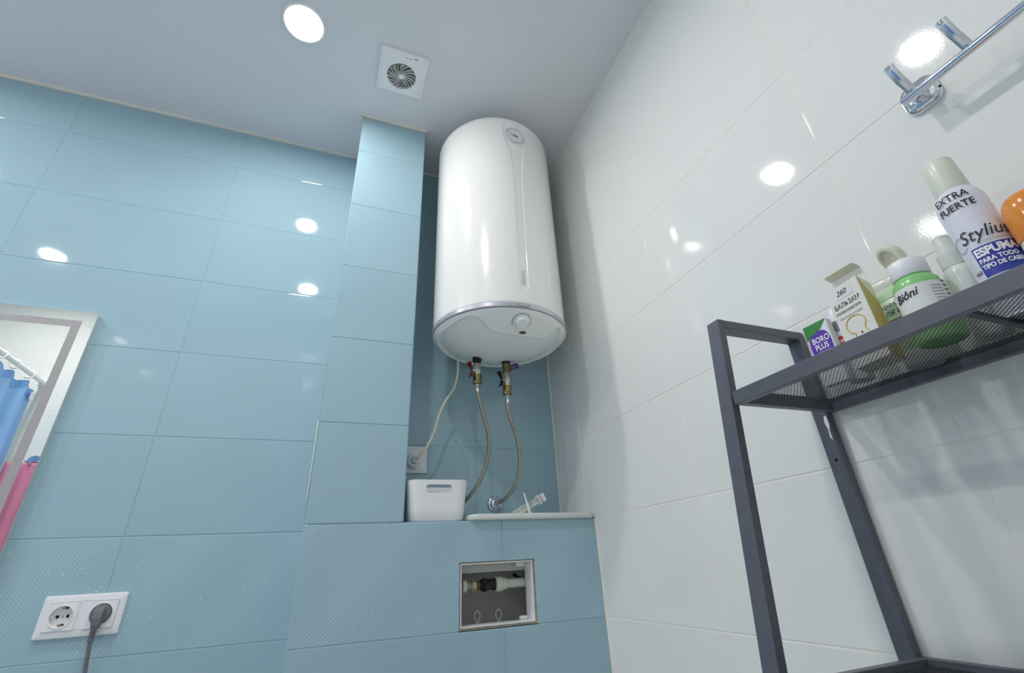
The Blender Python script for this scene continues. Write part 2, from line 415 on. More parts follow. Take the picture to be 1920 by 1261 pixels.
# ------------------------------------------------------------------ downlights
GLOW = mat('lit_diffuser', (255, 255, 255), rough=.5, emit=(LAMP_COLOR, LAMP_STRENGTH))
RIMGLOW = mat('lit_rim', (255, 255, 255), rough=.5, emit=(LAMP_COLOR, LAMP_RIM))
def downlight(x, y, label):
    o = (x, y, ZC); t = thing('ceiling_downlight', o, label, 'ceiling light', 'round ceiling downlights')
    MB().lathe([(.0625, 0), (.0635, -.003), (.0625, -.0065), (.060, -.0075), (.057, -.006), (.057, 0)], o, seg=64, cap0=False, cap1=False).build('bezel', WPLAST, t, o, smooth=50)
    d = MB().lathe([(.0572, -.002), (.0570, -.0062), (.0455, -.0072), (.0452, -.0070), (.0450, -.0020)], o, seg=64, cap0=True, cap1=False).build('light_ring', RIMGLOW, t, o, smooth=50)
    MB().lathe([(.0425, -.0035), (.0415, -.0046), (.030, -.0052), (.0, -.0054)], o, seg=64, cap0=False, cap1=False).build('diffuser', GLOW, t, o, smooth=50)
    MB().lathe([(.0449, -.0015), (.0449, -.0060), (.0438, -.0062), (.0424, -.0040)], o, seg=64, cap0=False, cap1=False).build('groove', mat('brown_shadow_gap', (58, 50, 40), rough=.8), t, o, smooth=50)
downlight(-.2367, 1.027, 'lit round white downlight beside the square exhaust fan')
downlight(-.2335, .403, 'lit round downlight between the camera and the exhaust fan, seen mirrored in the tiles')
downlight(-1.45, 1.040, 'lit round downlight above the wall mirror side of the room')
downlight(-1.45, .397, 'lit round downlight beside the shower curtain')

# ------------------------------------------------------------------ water heater
AX, AY, RH = .48, 1.30, .2165
HO = (AX, AY, 1.63)
def hp(az, z, r=RH):    # point on the tank: azimuth in degrees from the side facing the room
    a = math.radians(az); return (AX+r*math.sin(a), AY-r*math.cos(a), z)
heater = thing('water_heater', HO, 'tall white cylindrical electric water heater hung in the blue tiled niche', 'water heater')
ZT0, ZCYL, ZTOP = 1.7265, 2.487, 2.578
def shell():
    az = list(np.arange(-16, 18, .34))+list(np.arange(18, 344-.01, 2.2))
    zs = [ZT0, ZT0+.002]+list(np.arange(ZT0+.008, ZCYL, .006))
    prof = [(RH, z) for z in zs]
    for k in range(0, 25):
        t = k/24*PI/2; p = 2.15
        prof.append((RH*max(0, math.cos(t))**(2/p) if k < 24 else .0, ZCYL+(ZTOP-ZCYL)*math.sin(t)**(2/p)))
    prof[0] = (RH-.0015, ZT0)
    zl = [1.70, 1.776, 2.06, 2.225, 2.29, 2.345, 2.39, 2.43, 2.60]
    aL = [-2.2, -2.2, -1.6, -1.6, -2.3, -4.2, -7.5, -9.5, -9.5]; aR = [4.8, 4.8, 5.6, 6.4, 7.6, 9.4, 11.6, 12.6, 12.6]
    vs = []; fs = []; n = len(az)
    for r, z in prof:
        l = np.interp(z, zl, aL); q = np.interp(z, zl, aR)
        for a in az:
            d = 0
            if -16 <= a <= 18 and z < 2.49:
                mm = (a-l)*RH*PI/180; m2 = (q-a)*RH*PI/180; m3 = z-1.774; m4_ = (2.468-z)
                # rounded lower end
                e = min(mm, m2, m3)
                if m3 < .012:
                    cx_ = min(mm, m2)
                    if cx_ < .012: e = .012-math.hypot(.012-cx_, .012-m3)
                e = min(e, m4_)
                s = min(1, max(0, e/.0022+.5)); s = s*s*(3-2*s); d = -.0026*s
            aa = math.radians(a); rr = r+d if r > 0 else 0
            vs.append((AX+rr*math.sin(aa), AY-rr*math.cos(aa), z))
    for i in range(len(prof)-1):
        for k in range(n): k2 = (k+1) % n; fs.append((i*n+k, i*n+k2, (i+1)*n+k2, (i+1)*n+k))
    b = MB(); b.add(vs, fs); return b.build('tank_shell', HEATER, heater, HO, smooth=60)
shell()
MB().lathe([(RH-.004, 1.727), (RH+.0004, 1.7268), (RH+.0028, 1.7245), (RH+.003, 1.713), (RH+.001, 1.7102), (RH-.004, 1.7095)], (AX, AY, 0), seg=160, cap0=False, cap1=False).build('trim_band', SILVER, heater, HO)
# badge on the band
def on_band(u, v): # u metres around, v metres up
    return hp(math.degrees(u/RH)-.1, 1.7187+v, RH+.0038)
bd = MB(); pl = rrect(.036, .0105, .005, 6); bd.prism(pl, lambda u, v: hp(math.degrees(u/RH)-.1, 1.7187+v, RH+.001), on_band); badge = bd.build('badge', DSILVER, heater, HO)
bd = MB(); pl = rrect(.032, .0075, .0036, 6); bd.prism(pl, on_band, lambda u, v: hp(math.degrees(u/RH)-.1, 1.7187+v, RH+.0043)); bd.build('badge_inlay', SILVER, badge, HO)
# bottom cover: heightfield over the disc, a recess behind the S-shaped ridge
def zprof(r): return 1.7095-.068*(1-(np.minimum(r, RH)/RH)**2.5)
RIDGE = [(-.170, .098), (-.196, .05), (-.2015, -.008), (-.190, -.064), (-.168, -.112), (-.147, -.140), (-.125, -.149), (-.1055, -.1445), (-.0885, -.1345), (-.067, -.1295), (-.0364, -.1295), (.0062, -.131), (.0601, -.1255), (.0985, -.1175), (.1175, -.122), (.1285, -.136), (.141, -.1425), (.154, -.130), (.173, -.0836), (.186, -.03), (.188, .03), (.165, .10)]
def cap_offset(X, Y):
    rd = np.array([tuple(v)[:2] for v in catmull([(a, b_-.006*(b_ < -.1), 0) for a, b_ in RIDGE], 6)])
    poly = np.vstack([rd, [(.10, .165), (0, .195), (-.10, .175)]])
    P = np.stack([X, Y], -1).reshape(-1, 2); dmin = np.full(len(P), 9.0); inside = np.zeros(len(P), bool)
    n = len(poly)
    for i in range(n):
        a = poly[i]; c = poly[(i+1) % n]; ab = c-a
        t = np.clip(((P-a)@ab)/(ab@ab), 0, 1); dmin = np.minimum(dmin, np.hypot(*(P-(a+t[:, None]*ab)).T))
        cond = ((a[1] > P[:, 1]) != (c[1] > P[:, 1]))
        with np.errstate(divide='ignore', invalid='ignore'):
            xi = (c[0]-a[0])*(P[:, 1]-a[1])/(c[1]-a[1])+a[0]
        inside ^= cond & (P[:, 0] < xi)
    sd = np.where(inside, dmin, -dmin)
    s = np.clip((sd+.001)/.015, 0, 1); s = s*s*(3-2*s)
    off = .0120*s - .0012*np.exp(-(sd/.0035)**2)
    front = np.clip((.10-P[:, 1])/.12, 0, 1)
    off = off*front + .0120*(1-front)*s
    return (off-.0020).reshape(X.shape)
def bottom_cover():
    nr, na = 120, 300
    rr = np.linspace(0, 1, nr)**.8*(RH-.001); rr[0] = 1e-4
    aa = np.linspace(0, 2*PI, na, endpoint=False)
    Rg, Ag = np.meshgrid(rr, aa, indexing='ij'); X = Rg*np.cos(Ag); Y = Rg*np.sin(Ag)
    edge = np.clip((RH-Rg)/.012, 0, 1); edge = edge*edge*(3-2*edge)
    Z = zprof(Rg)+cap_offset(X, Y)*edge
    vs = [(AX+x, AY+y, z) for x, y, z in zip(X.ravel(), Y.ravel(), Z.ravel())]
    fs = [(i*na+k, i*na+(k+1) % na, (i+1)*na+(k+1) % na, (i+1)*na+k) for i in range(nr-1) for k in range(na)]
    b = MB(); b.add(vs, fs); return b.build('bottom_cover', HCAP, heater, HO, smooth=80)
bottom_cover()
def cap_z(x, y):
    r = math.hypot(x, y); e = min(1, max(0, (RH-r)/.012)); e = e*e*(3-2*e)
    return float(zprof(np.array(r))+cap_offset(np.array([[x]]), np.array([[y]]))[0, 0]*e)
# thermostat knob with printed ticks, indicator lamp
KX, KY = .003, -.181
e = .004
gx = (cap_z(KX+e, KY)-cap_z(KX-e, KY))/(2*e); gy = (cap_z(KX, KY+e)-cap_z(KX, KY-e))/(2*e)
KN = Vector((gx, gy, -1)).normalized(); KP = Vector((AX+KX, AY+KY, cap_z(KX, KY)))
knob = MB().lathe([(.0225, -.004), (.0225, .003), (.0195, .0045), (.0185, .0095), (.0165, .0118), (0, .0122)], KP, KN, seg=48, cap1=False).build('thermostat_knob', HCAP, heater, HO, smooth=40)
kq = Vector((0, 0, 1)).rotation_difference(KN)
ku = (EX-KN*EX.dot(KN)).normalized(); kv = KN.cross(ku)
if kv.z < 0: kv = -kv
ORANGE_P = mat('orange_print', (214, 160, 70), rough=.5)
for nm, rng, mt in (('tick_marks', range(-13, 6), DARKPRINT), ('warm_tick_marks', range(6, 15), ORANGE_P)):
    b = MB()
    for k in rng:
        a = math.radians(k*8.6); dr = ku*math.sin(a)+kv*math.cos(a); tg = ku*math.cos(a)-kv*math.sin(a)
        q = []
        for rr_, s in ((.0262, -1), (.0262, 1), (.0305, 1), (.0305, -1)):
            p = KP+dr*rr_+tg*(.00075*s); x, y = p.x-AX, p.y-AY; q.append((p.x, p.y, cap_z(x, y)-.0013))
        b.add(q, [(0, 1, 2, 3)])
    b.build(nm, mt, heater, HO, smooth=0)
LX, LY = .019, -.1475
b = MB(); b.prism(rrect(.021, .0085, .004, 5), lambda u, v: (AX+LX+u, AY+LY+v, cap_z(LX+u, LY+v)+.002), lambda u, v: (AX+LX+u, AY+LY+v, cap_z(LX+u, LY+v)-.0012))
b.build('indicator_lamp', mat('amber_lens', (96, 70, 30), rough=.2), heater, HO)
# thermometer
GZ = 2.424
gp = Vector(hp(1.6, GZ, RH-.0026)); gn = Vector((math.sin(math.radians(1.6)), -math.cos(math.radians(1.6)), .0))
MB().lathe([(.0375, -.008), (.0375, .004), (.0355, .0062), (.032, .0062), (.031, .003), (.031, -.004)], gp, gn, seg=48, cap0=True, cap1=True).build('thermometer_bezel', mat('clear_bezel', (205, 205, 215), rough=.12, var=.01), heater, HO)
gd = MB().lathe([(.031, .0), (.031, .0034)], gp, gn, seg=48).build('thermometer_dial', mat('dial_face', (226, 224, 224), rough=.25), heater, HO)
gu = Vector((math.cos(math.radians(1.6)), math.sin(math.radians(1.6)), 0)); gv = Vector((0, 0, 1))
dirn = (gu*-.97+gv*.26).normalized(); perp = gn.cross(dirn)
b = MB(); c0 = gp+gn*.0042+gu*.006-gv*.002
b.add([c0-dirn*.006+perp*.0036, c0-dirn*.006-perp*.0036, c0+dirn*.024-perp*.0005, c0+dirn*.024+perp*.0005], [(0, 1, 2, 3)])
b.build('thermometer_needle', mat('needle_red', (140, 62, 40), rough=.5), gd, HO, smooth=0)
# brand lettering up the recessed strip
letters('atlantic', .019, lambda u, v: hp(.9-math.degrees((v-.006)/RH), 1.789+u, RH-.0021), LGREY, heater, HO, bold=.0002)
# wall bracket behind the tank
for z_ in (2.33, 1.86): MB().box(AX-.16, AX+.16, AY+RH-.03, Y1-.0005, z_-.025, z_+.025, bev=.004).build('wall_bracket', HEATER, heater, HO)

# valves under the heater
PX1, PX2, PY = .4180, .5190, 1.355
def ball_valve(x, zt, zb, handle_mat, label, brass_top=False):
    o = (x, PY, zb); t = thing('ball_valve', o, label, 'valve', 'ball valves under the water heater')
    h = zt-zb
    MB().lathe([(.0105, zt), (.0125, zt-.004), (.0125, zt-.014), (.0145, zt-.018), (.0145, zt-.034), (.0125, zt-.038), (.0125, zb+.030)], (x, PY, 0), seg=28).build('valve_body', STEEL, t, o)
    MB().lathe([(.0125, zb+.032), (.0148, zb+.031), (.0148, zb+.027), (.0135, zb+.026), (.0135, zb+.009), (.0152, zb+.007), (.0152, zb+.002), (.012, zb)], (x, PY, 0), seg=8 if False else 24).build('union_nut', BRASS, t, o)
    zc_ = zt-.030
    d = Vector((-.86, -.5, 0)).normalized(); st = Vector((x, PY, zc_))+d*.013
    hd = MB().lathe([(.0075, 0), (.0075, .006), (.005, .007), (.005, .014)], st, d, seg=16).build('stem', STEEL, t, o)
    b = MB(); c = st+d*.0125; tv = Vector((-.10, 0, 1)).normalized(); sd = d.cross(tv)
    for s in (1, -1):
        pts = []
        for (a, wd) in ((0, .0045), (.008, .0042), (.016, .0075), (.0245, .009)):
            off = d*(.010*(a/.0245)**1.6)
            pts.append((c+tv*a*s+off, wd))
        vs = []; fs = []
        for p, wd in pts:
            for q, e_ in ((-1, -1), (1, -1), (1, 1), (-1, 1)): vs.append(p+sd*wd*q+d*.0013*e_)
        for i in range(3):
            for k in range(4): k2 = (k+1) % 4; fs.append((i*4+k, i*4+k2, i*4+4+k2, i*4+4+k))
        fs += [(3, 2, 1, 0), (12, 13, 14, 15)]; b.add(vs, fs)
    b.build('butterfly_handle', handle_mat, t, o, smooth=30)
ball_valve(PX1, 1.6395, 1.5680, RED, 'steel and brass ball valve with red butterfly handle, nearest the column')
ball_valve(PX2, 1.6165, 1.5390, DKRED, 'steel and brass ball valve with dark handle below the blue-capped safety valve')
# pipe stubs of the heater
MB().lathe([(.0150, 1.672), (.0150, 1.648), (.0115, 1.647), (.0115, 1.638)], (PX1, PY, 0), seg=24).build('pipe_stub', BLACK, heater, HO)
MB().lathe([(.0150, 1.672), (.0150, 1.652), (.0115, 1.650), (.0115, 1.645)], (PX2, PY, 0), seg=24).build('pipe_stub', BLACK, heater, HO)
o = (PX2, PY, 1.615); t = thing('safety_valve', o, 'tarnished brass safety valve with a blue cap under the heater', 'valve')
MB().lathe([(.0105, 1.652), (.0125, 1.650), (.0135, 1.644), (.0135, 1.636), (.0118, 1.632), (.0118, 1.615)], (PX2, PY, 0), seg=24).build('valve_body', OLDBRASS, t, o)
d = Vector((.92, -.28, .22)).normalized(); p = Vector((PX2, PY, 1.632))
MB().lathe([(.006, 0), (.0065, .012), (.0085, .014), (.0085, .026), (.007, .028)], p, d, seg=16).build('spring_branch', OLDBRASS, t, o)
MB().lathe([(.0085, .027), (.0095, .029), (.009, .040), (.006, .042)], p, d, seg=16).build('cap', BLUECAP, t, o)
MB().lathe([(.0045, 0), (.005, .010)], p+d*.016, (0.2, -.1, -1), seg=12).build('drain_spout', OLDBRASS, t, o)
# flexible hoses
def hose(pts, label):
    o = pts[-1]; t = thing('flexible_hose', o, label, 'hose', 'braided hoses below the heater')
    P = catmull(pts, 10)
    h = MB().tube(P, .0062, 12).build('braided_sleeve', BRAID, t, o, smooth=80)
    a = Vector(pts[0]); MB().lathe([(.0085, .004), (.0085, 0), (.0055, -.002), (.0055, -.012), (.0072, -.013), (.0072, -.024)], a, (0, 0, 1), seg=20).build('crimp_ferrule', CHROME, t, o)
hose([(PX1, PY, 1.566), (.4205, 1.357, 1.5338), (.439, 1.372, 1.4839), (.4606, 1.39, 1.4336), (.4713, 1.41, 1.3885), (.4679, 1.43, 1.3383), (.4525, 1.45, 1.2901), (.4266, 1.48, 1.2472), (.4056, 1.53, 1.2236)], 'braided steel hose hanging from the valve nearest the column, dropping behind the white basket')
hose([(PX2, PY, 1.537), (.5182, 1.357, 1.5052), (.5299, 1.365, 1.4646), (.5533, 1.38, 1.4181), (.567, 1.395, 1.3632), (.568, 1.41, 1.3087), (.5554, 1.43, 1.2637), (.5386, 1.465, 1.2379), (.5318, 1.525, 1.2306)], 'braided steel hose curving down to the chrome wall flange')
o = (.5315, Y1, 1.2306); t = thing('wall_flange', o, 'round chrome escutcheon on the blue wall where the hose enters', 'pipe flange')
MB().lathe([(.0265, 0), (.0265, .003), (.024, .006), (.019, .0075), (.0165, .012), (.0125, .014)], o, (0, -1, 0), seg=40).build('cover_disc', CHROME, t, o)
MB().lathe([(.0115, .010), (.0115, .022), (.009, .024), (.0075, .034)], o, (0, -1, 0), seg=6).build('hex_nut', CHROME, t, o, smooth=20)

# heater cord, plug and niche socket
SKX, SKZ = .260, 1.366
o = (SKX, Y1, SKZ); t = thing('wall_socket', o, 'white single wall socket low in the niche behind the basket', 'socket')
MB().box(SKX-.042, SKX+.042, Y1-.009, Y1-.0004, SKZ-.042, SKZ+.042, bev=.003).build('frame', WPLAST, t, o)
MB().box(SKX-.031, SKX+.031, Y1-.0125, Y1-.006, SKZ-.031, SKZ+.031, bev=.002).build('socket_face', WPLAST, t, o)
o = (SKX-.006, Y1-.014, SKZ-.008); t = thing('heater_cord', o, 'ivory power cord running from the heater down to the niche socket', 'cord')
MB().lathe([(.0215, 0), (.0215, .014), (.019, .020), (.0125, .024), (.0105, .038), (.0075, .042)], (o[0], Y1-.0128, o[2]), Vector((.12, -1, -.02)), seg=32).build('plug', WPLAST, t, o)
MB().tube(catmull([(.3772, 1.44, 1.6821), (.3769, 1.445, 1.6351), (.3671, 1.455, 1.5865), (.3419, 1.46, 1.5438), (.3229, 1.465, 1.4991), (.3083, 1.47, 1.4422), (.2874, 1.475, 1.3922), (.266, 1.482, 1.3625), (.2585, 1.49, 1.3575)], 8), .0045, 10).build('cable', IVORY, t, o, smooth=80)

# ------------------------------------------------------------------ things on the ledge
def basket():
    x0, x1, y0, y1, z0, z1 = .2095, .3785, 1.3105, 1.4505, ZL+.0004, 1.2680
    o = ((x0+x1)/2, (y0+y1)/2, z0); t = thing('storage_basket', o, 'white plastic storage basket with an oval hand hole on the tiled ledge', 'basket')
    cx, cy = o[0], o[1]
    def ring(wx, wy, r, z): return [(cx+u, cy+v, z) for u, v in rrect(wx, wy, r, 8)]
    W, D = x1-x0, y1-y0
    N = 36
    # wall as a closed loop, with the slot cut out of front and back: sample the loop finely in u, rows in z
    loop = rrect(1, 1, .5, 1)
    zs = [z0, z0+.002, z0+.006, z0+.03, z0+.055, 1.2348]+[1.2456+d_ for d_ in (-.0102, -.0098, -.0090, -.0078, -.0062, -.0042, -.002, .002, .0042, .0062, .0078, .0090, .0098, .0102)]+[1.2565, 1.262, z1-.0008, z1]
    def outline(z, inset):
        k = (z-z0)/(z1-z0); tw = W-.020*(1-k)-2*inset; td = D-.016*(1-k)-2*inset
        r = .030-inset
        if z-z0 < .006: q = .004*(1-(z-z0)/.006); tw -= 2*q; td -= 2*q
        pts = []
        h_ = [.0355, .0351, .0343, .0331, .0315, .0295, .0273, .0253, .02, .01]; xs_ = [-q_ for q_ in h_]+[0]+h_[::-1]
        # front edge left to right, then corners
        fr = [(x, -td/2) for x in xs_]; bk = [(x, td/2) for x in reversed(xs_)]
        def corner(sx, sy, a0):
            return [(sx*(tw/2-r)+r*math.cos(math.radians(a0+90*i/8)), sy*(td/2-r)+r*math.sin(math.radians(a0+90*i/8))) for i in range(9)]
        pts = fr+corner(1, -1, 270)+corner(1, 1, 0)+bk+corner(-1, 1, 90)+corner(-1, -1, 180)
        return [(cx+u, cy+v, z) for u, v in pts], len(xs_)
    vs = []; fs = []; n = None
    oo = [outline(z, 0)[0] for z in zs]; ii = [outline(z, .0024)[0] for z in zs]
    n = len(oo[0]); nx = 21
    def slot(i, j):   # is the quad between rows i,i+1 and columns j,j+1 in the front/back slot
        za = (zs[i]+zs[i+1])/2
        for base in (0, nx+18):
            jj = j-base
            if 0 <= jj < nx-1:
                xa = abs((oo[i][j][0]+oo[i][j+1][0])/2-cx); zm = 1.2456
                core = max(0, xa-.0253)
                if core*core+(za-zm)**2 < .0102**2: return True
        return False
    for L_ in (oo, ii):
        for row in L_: vs += row
    m = len(zs)
    I = lambda s, i, j: s*m*n+i*n+(j % n)
    for i in range(m-1):
        for j in range(n):
            if slot(i, j): continue
            fs.append((I(0, i, j), I(0, i, j+1), I(0, i+1, j+1), I(0, i+1, j)))
            fs.append((I(1, i, j+1), I(1, i, j), I(1, i+1, j), I(1, i+1, j+1)))
            for (di, dj, e0, e1) in ((0, -1, (i, j), (i+1, j)), (0, 1, (i, j+1), (i+1, j+1)), (-1, 0, (i, j), (i, j+1)), (1, 0, (i+1, j), (i+1, j+1))):
                a, c = i+di, (j+dj) % n
                if 0 <= a < m-1 and slot(a, c): fs.append((I(0, *e0), I(0, *e1), I(1, *e1), I(1, *e0)))
    for j in range(n): fs.append((I(0, m-1, j), I(0, m-1, j+1), I(1, m-1, j+1), I(1, m-1, j)))
    fs.append(tuple(I(0, 0, j) for j in reversed(range(n)))); fs.append(tuple(I(1, 1, j) for j in range(n)))
    b = MB(); b.add(vs, fs); b.build('basket_body', WPLAST, t, o, smooth=45)
basket()
def lid():
    x0, x1, y0, y1 = .377, .7655, 1.299, 1.50
    o = ((x0+x1)/2, (y0+y1)/2, ZL); t = thing('lid_tray', o, 'translucent white plastic lid lying on the ledge, overhanging its front edge', 'lid')
    cx, cy = o[0], o[1]; b = MB(); vs = []; fs = []
    prof = [(.004, ZL+.0002), (0, ZL+.003), (0, ZL+.011), (.003, ZL+.0155), (.010, ZL+.0160), (.014, ZL+.0125), (.05, ZL+.0120)]
    n = None
    for ins, z in prof:
        p = rrect(x1-x0-2*ins, y1-y0-2*ins, max(.004, .034-ins), 10); n = len(p); vs += [(cx+u, cy+v, z) for u, v in p]
    for i in range(len(prof)-1):
        for k in range(n): k2 = (k+1) % n; fs.append((i*n+k, i*n+k2, i*n+n+k2, i*n+n+k))
    fs.append(tuple(reversed(range(n)))); e_ = (len(prof)-1)*n; fs.append(tuple(e_+k for k in range(n)))
    b.add(vs, fs); b.build('lid_shell', CLEARW, t, o, smooth=50)
lid()
def push_rod():
    z = ZL+.0125; o = (.55, 1.36, z); t = thing('plastic_push_rod', o, 'white ribbed plastic flush push rod propped on the translucent lid', 'plastic part')
    A = Vector((.528, 1.365, z+.006)); B = Vector((.6265, 1.365, 1.2300)); d = (B-A).normalized(); s = EY; u = d.cross(s)
    if u.z < 0: u = -u
    L_ = (B-A).length
    def bar(b, a0, a1, v0, v1, w0, w1):
        vs = [A+d*a+u*v+s*w_ for a in (a0, a1) for v in (v0, v1) for w_ in (w0, w1)]
        b.add(vs, [(0, 1, 3, 2), (4, 6, 7, 5), (0, 4, 5, 1), (2, 3, 7, 6), (0, 2, 6, 4), (1, 5, 7, 3)])
    b = MB(); bar(b, 0, L_-.008, -.0085, -.0065, -.006, .006); bar(b, 0, L_-.008, .0065, .0085, -.006, .006); bar(b, 0, L_-.008, -.0085, .0085, -.001, .001)
    for a in (.018, .040, .062, .084): bar(b, a, a+.0018, -.0065, .0065, -.006, .006)
    b.build('ribbed_shaft', CLEARW, t, o, smooth=0)
    b = MB(); bar(b, L_-.022, L_-.019, -.014, .014, -.010, .010); bar(b, L_-.010, L_, -.0115, .0115, -.009, .009); b.build('end_cap', WPLAST, t, o, smooth=0)
    b = MB(); p0 = Vector((.5775, 1.357, z+.0004)); p1 = Vector((.5585, 1.357, 1.2410)); b.tube([p0, p0.lerp(p1, .45), p1], [.0042, .0036, .0018], 8); b.build('cross_pin', WPLAST, t, o)
push_rod()

# ------------------------------------------------------------------ open hatch in the ledge front
o = (HX0, YC, HZ0); t = thing('access_hatch', o, 'open access hatch sleeve of grey white plastic in the dotted tiles', 'access hatch')
def frame(b, x0, x1, z0, z1, y0, y1, th):
    b.box(x0, x1, y0, y1, z0, z0+th); b.box(x0, x1, y0, y1, z1-th, z1); b.box(x0, x0+th, y0, y1, z0+th, z1-th); b.box(x1-th, x1, y0, y1, z0+th, z1-th)
b = MB(); frame(b, HX0+.0035, HX1-.007, HZ0+.0055, HZ1-.003, YC+.002, YC+.052, .0022); b.build('sleeve', WPLAST, t, o, smooth=0)
b = MB()
for k in range(26):   # uneven raw edge of cut board round the sleeve
    pass
frame(b, HX0+.0002, HX1-.0002, HZ0+.0002, HZ1-.0002, YC+.0045, YC+.012, .0068); b.build('cut_board_edge', BEIGE, t, o, smooth=0)
b = MB(); xa, xb_, za, zb_ = CH[0]+.001, CH[1]-.001, CH[2]+.001, CH[3]-.001; ya, yb_ = YC+.015, 1.473
b.box(xa, xb_, yb_-.003, yb_, za, zb_); b.box(xa, xa+.003, ya, yb_, za, zb_); b.box(xb_-.003, xb_, ya, yb_, za, zb_); b.box(xa, xb_, ya, yb_, za, za+.003); b.box(xa, xb_, ya, yb_, zb_-.003, zb_)
b.build('inner_chamber', BOXIN, wall_ledge, (0, 0, 0), smooth=0)
b = MB(); b.box(xa+.003, xb_-.003, YC+.055, YC+.075, 1.038, 1.062, bev=.002); b.build('cross_rail', BOXIN, wall_ledge, (0, 0, 0))
b = MB(); b.box(HX0+.006, HX0+.020, YC+.050, YC+.066, HZ0+.008, HZ0+.017, bev=.001); b.build('clip', WPLAST, t, o)
b = MB(); b.box(HX1-.030, HX1-.010, YC+.046, YC+.062, HZ0+.008, HZ0+.016, bev=.001); b.build('clip', WPLAST, t, o)
b = MB(); b.box(HX1-.037, HX1-.011, YC+.040, YC+.055, HZ1-.016, HZ1-.0055, bev=.001); b.build('clip', WPLAST, t, o)
b = MB(); b.prism([(HX0+.006, 1.055), (HX0+.030, 1.055), (HX0+.012, 1.026), (HX0+.006, 1.015)], lambda u, v: (u, YC+.050, v), lambda u, v: (u, YC+.056, v)); b.build('bracket', BOXIN, wall_ledge, (0, 0, 0), smooth=0)
for xx, lb_ in ((.436, 'thin white wire loop under the brass nut inside the open hatch'), (.498, 'thin white wire loop under the white coupling inside the open hatch')):
    b = MB(); pts = []
    for k in range(17):
        a = -PI*.5+math.radians(24)+(2*PI-math.radians(48))*k/16; pts.append((xx+.0085*math.cos(a)*(1 if math.sin(a) > -.3 else .8), 1.44, .9325+.0125*math.sin(a)))
    pts = [(xx-.001, 1.44, .9092)]+[(p[0], p[1], p[2]) for p in reversed(pts)]+[(xx+.001, 1.44, .9092)]
    b.tube(pts, .0019, 6); tag(b.build('wire_loop', WPLAST, None, (xx, 1.44, .9085)), lb_, 'wire loop', 'wire loops inside the hatch')
PZ, PYY = 1.008, 1.385
o2 = (.45, PYY, PZ); t = thing('supply_pipe', o2, 'white pipe with black and brass stop valve inside the open hatch', 'pipe')
def xl(b, prof, seg=20): return b.lathe(prof, (0, PYY, PZ), (1, 0, 0), seg)
xl(MB(), [(.0095, 0.3405), (.0095, 0.4160)]).build('feed_pipe', mat('grey_pipe', (150, 150, 146), rough=.5), t, o2)
xl(MB(), [(.012, 0.3780), (.0155, 0.3790), (.0155, 0.3890), (.012, 0.3900)], 8).build('white_nut', PIPEW, t, o2, smooth=20)
xl(MB(), [(.0115, 0.4030), (.0145, 0.4040), (.0145, 0.4150), (.0115, 0.4160)], 6).build('brass_nut', mat('pale_nickel_brass', (196, 188, 160), rough=.35, metal=.5), t, o2, smooth=20)
xl(MB(), [(.008, 0.4140), (.008, 0.4200), (.0095, 0.4210), (.0095, 0.4250), (.008, 0.4260), (.008, 0.4340)]).build('threaded_neck', OLDBRASS, t, o2)
xl(MB(), [(.0100, 0.4280), (.0145, 0.4320), (.0165, 0.4380), (.0165, 0.4440), (.0130, 0.4460), (.0130, 0.4640), (.0150, 0.4660), (.0150, 0.4710)]).build('valve_body', mat('black_flaked_brass', (40, 36, 28), rough=.5, metal=.4, var=.9, vscale=140), t, o2)
MB().box(.433, .450, PYY-.026, PYY-.010, PZ-.012, PZ+.004, bev=.003).build('valve_handle', BLACK, t, o2)
xl(MB(), [(.0150, 0.4700), (.0185, 0.4720), (.0185, 0.4880), (.0165, 0.4910), (.0150, 0.4920), (.0150, 0.5010), (.0115, 0.5040)], 24).build('coupling', PIPEW, t, o2)
xl(MB(), [(.0115, 0.5020), (.0115, 0.5845)]).build('outlet_pipe', PIPEW, t, o2)
o3 = (.545, 1.41, 1.02); t = tag(MB().tube(catmull([(.535, 1.41, 1.030), (.548, 1.408, 1.020), (.57, 1.405, 1.012), (.585, 1.40, 1.008)], 5), .004, 8).build('cable_end', BLACK, None, o3), 'short black cable end above the pipe inside the hatch', 'cable')

# ------------------------------------------------------------------ double socket with grey plug
SX, SZ = -.4765, 1.0003
o = (SX, Y1, SZ); t = thing('double_wall_socket', o, 'white double wall socket below the mirror with one grey plug in it', 'socket')
b = MB(); vs = []; fs = []; prof = [(.156, .084, .004, .0004), (.156, .084, .004, .0055), (.154, .082, .0035, .0075), (.150, .078, .003, .0085), (.129, .056, .0005, .0085), (.129, .056, .0005, .0004)]
for wx_, wz_, r_, d_ in prof: p_ = rrect(wx_, wz_, r_, 4); n_ = len(p_); vs += [(SX+u, Y1-d_, SZ+v) for u, v in p_]
for i in range(len(prof)-1):
    for k in range(n_): k2 = (k+1) % n_; fs.append((i*n_+k, i*n_+k2, i*n_+n_+k2, i*n_+n_+k))
b.add(vs, fs); b.box(SX-.009, SX+.009, Y1-.0085, Y1-.0004, SZ-.0285, SZ+.0285); b.build('frame', WPLAST, t, o, smooth=30)
BRASSC = mat('earth_contact', (176, 150, 92), rough=.35, metal=.8)
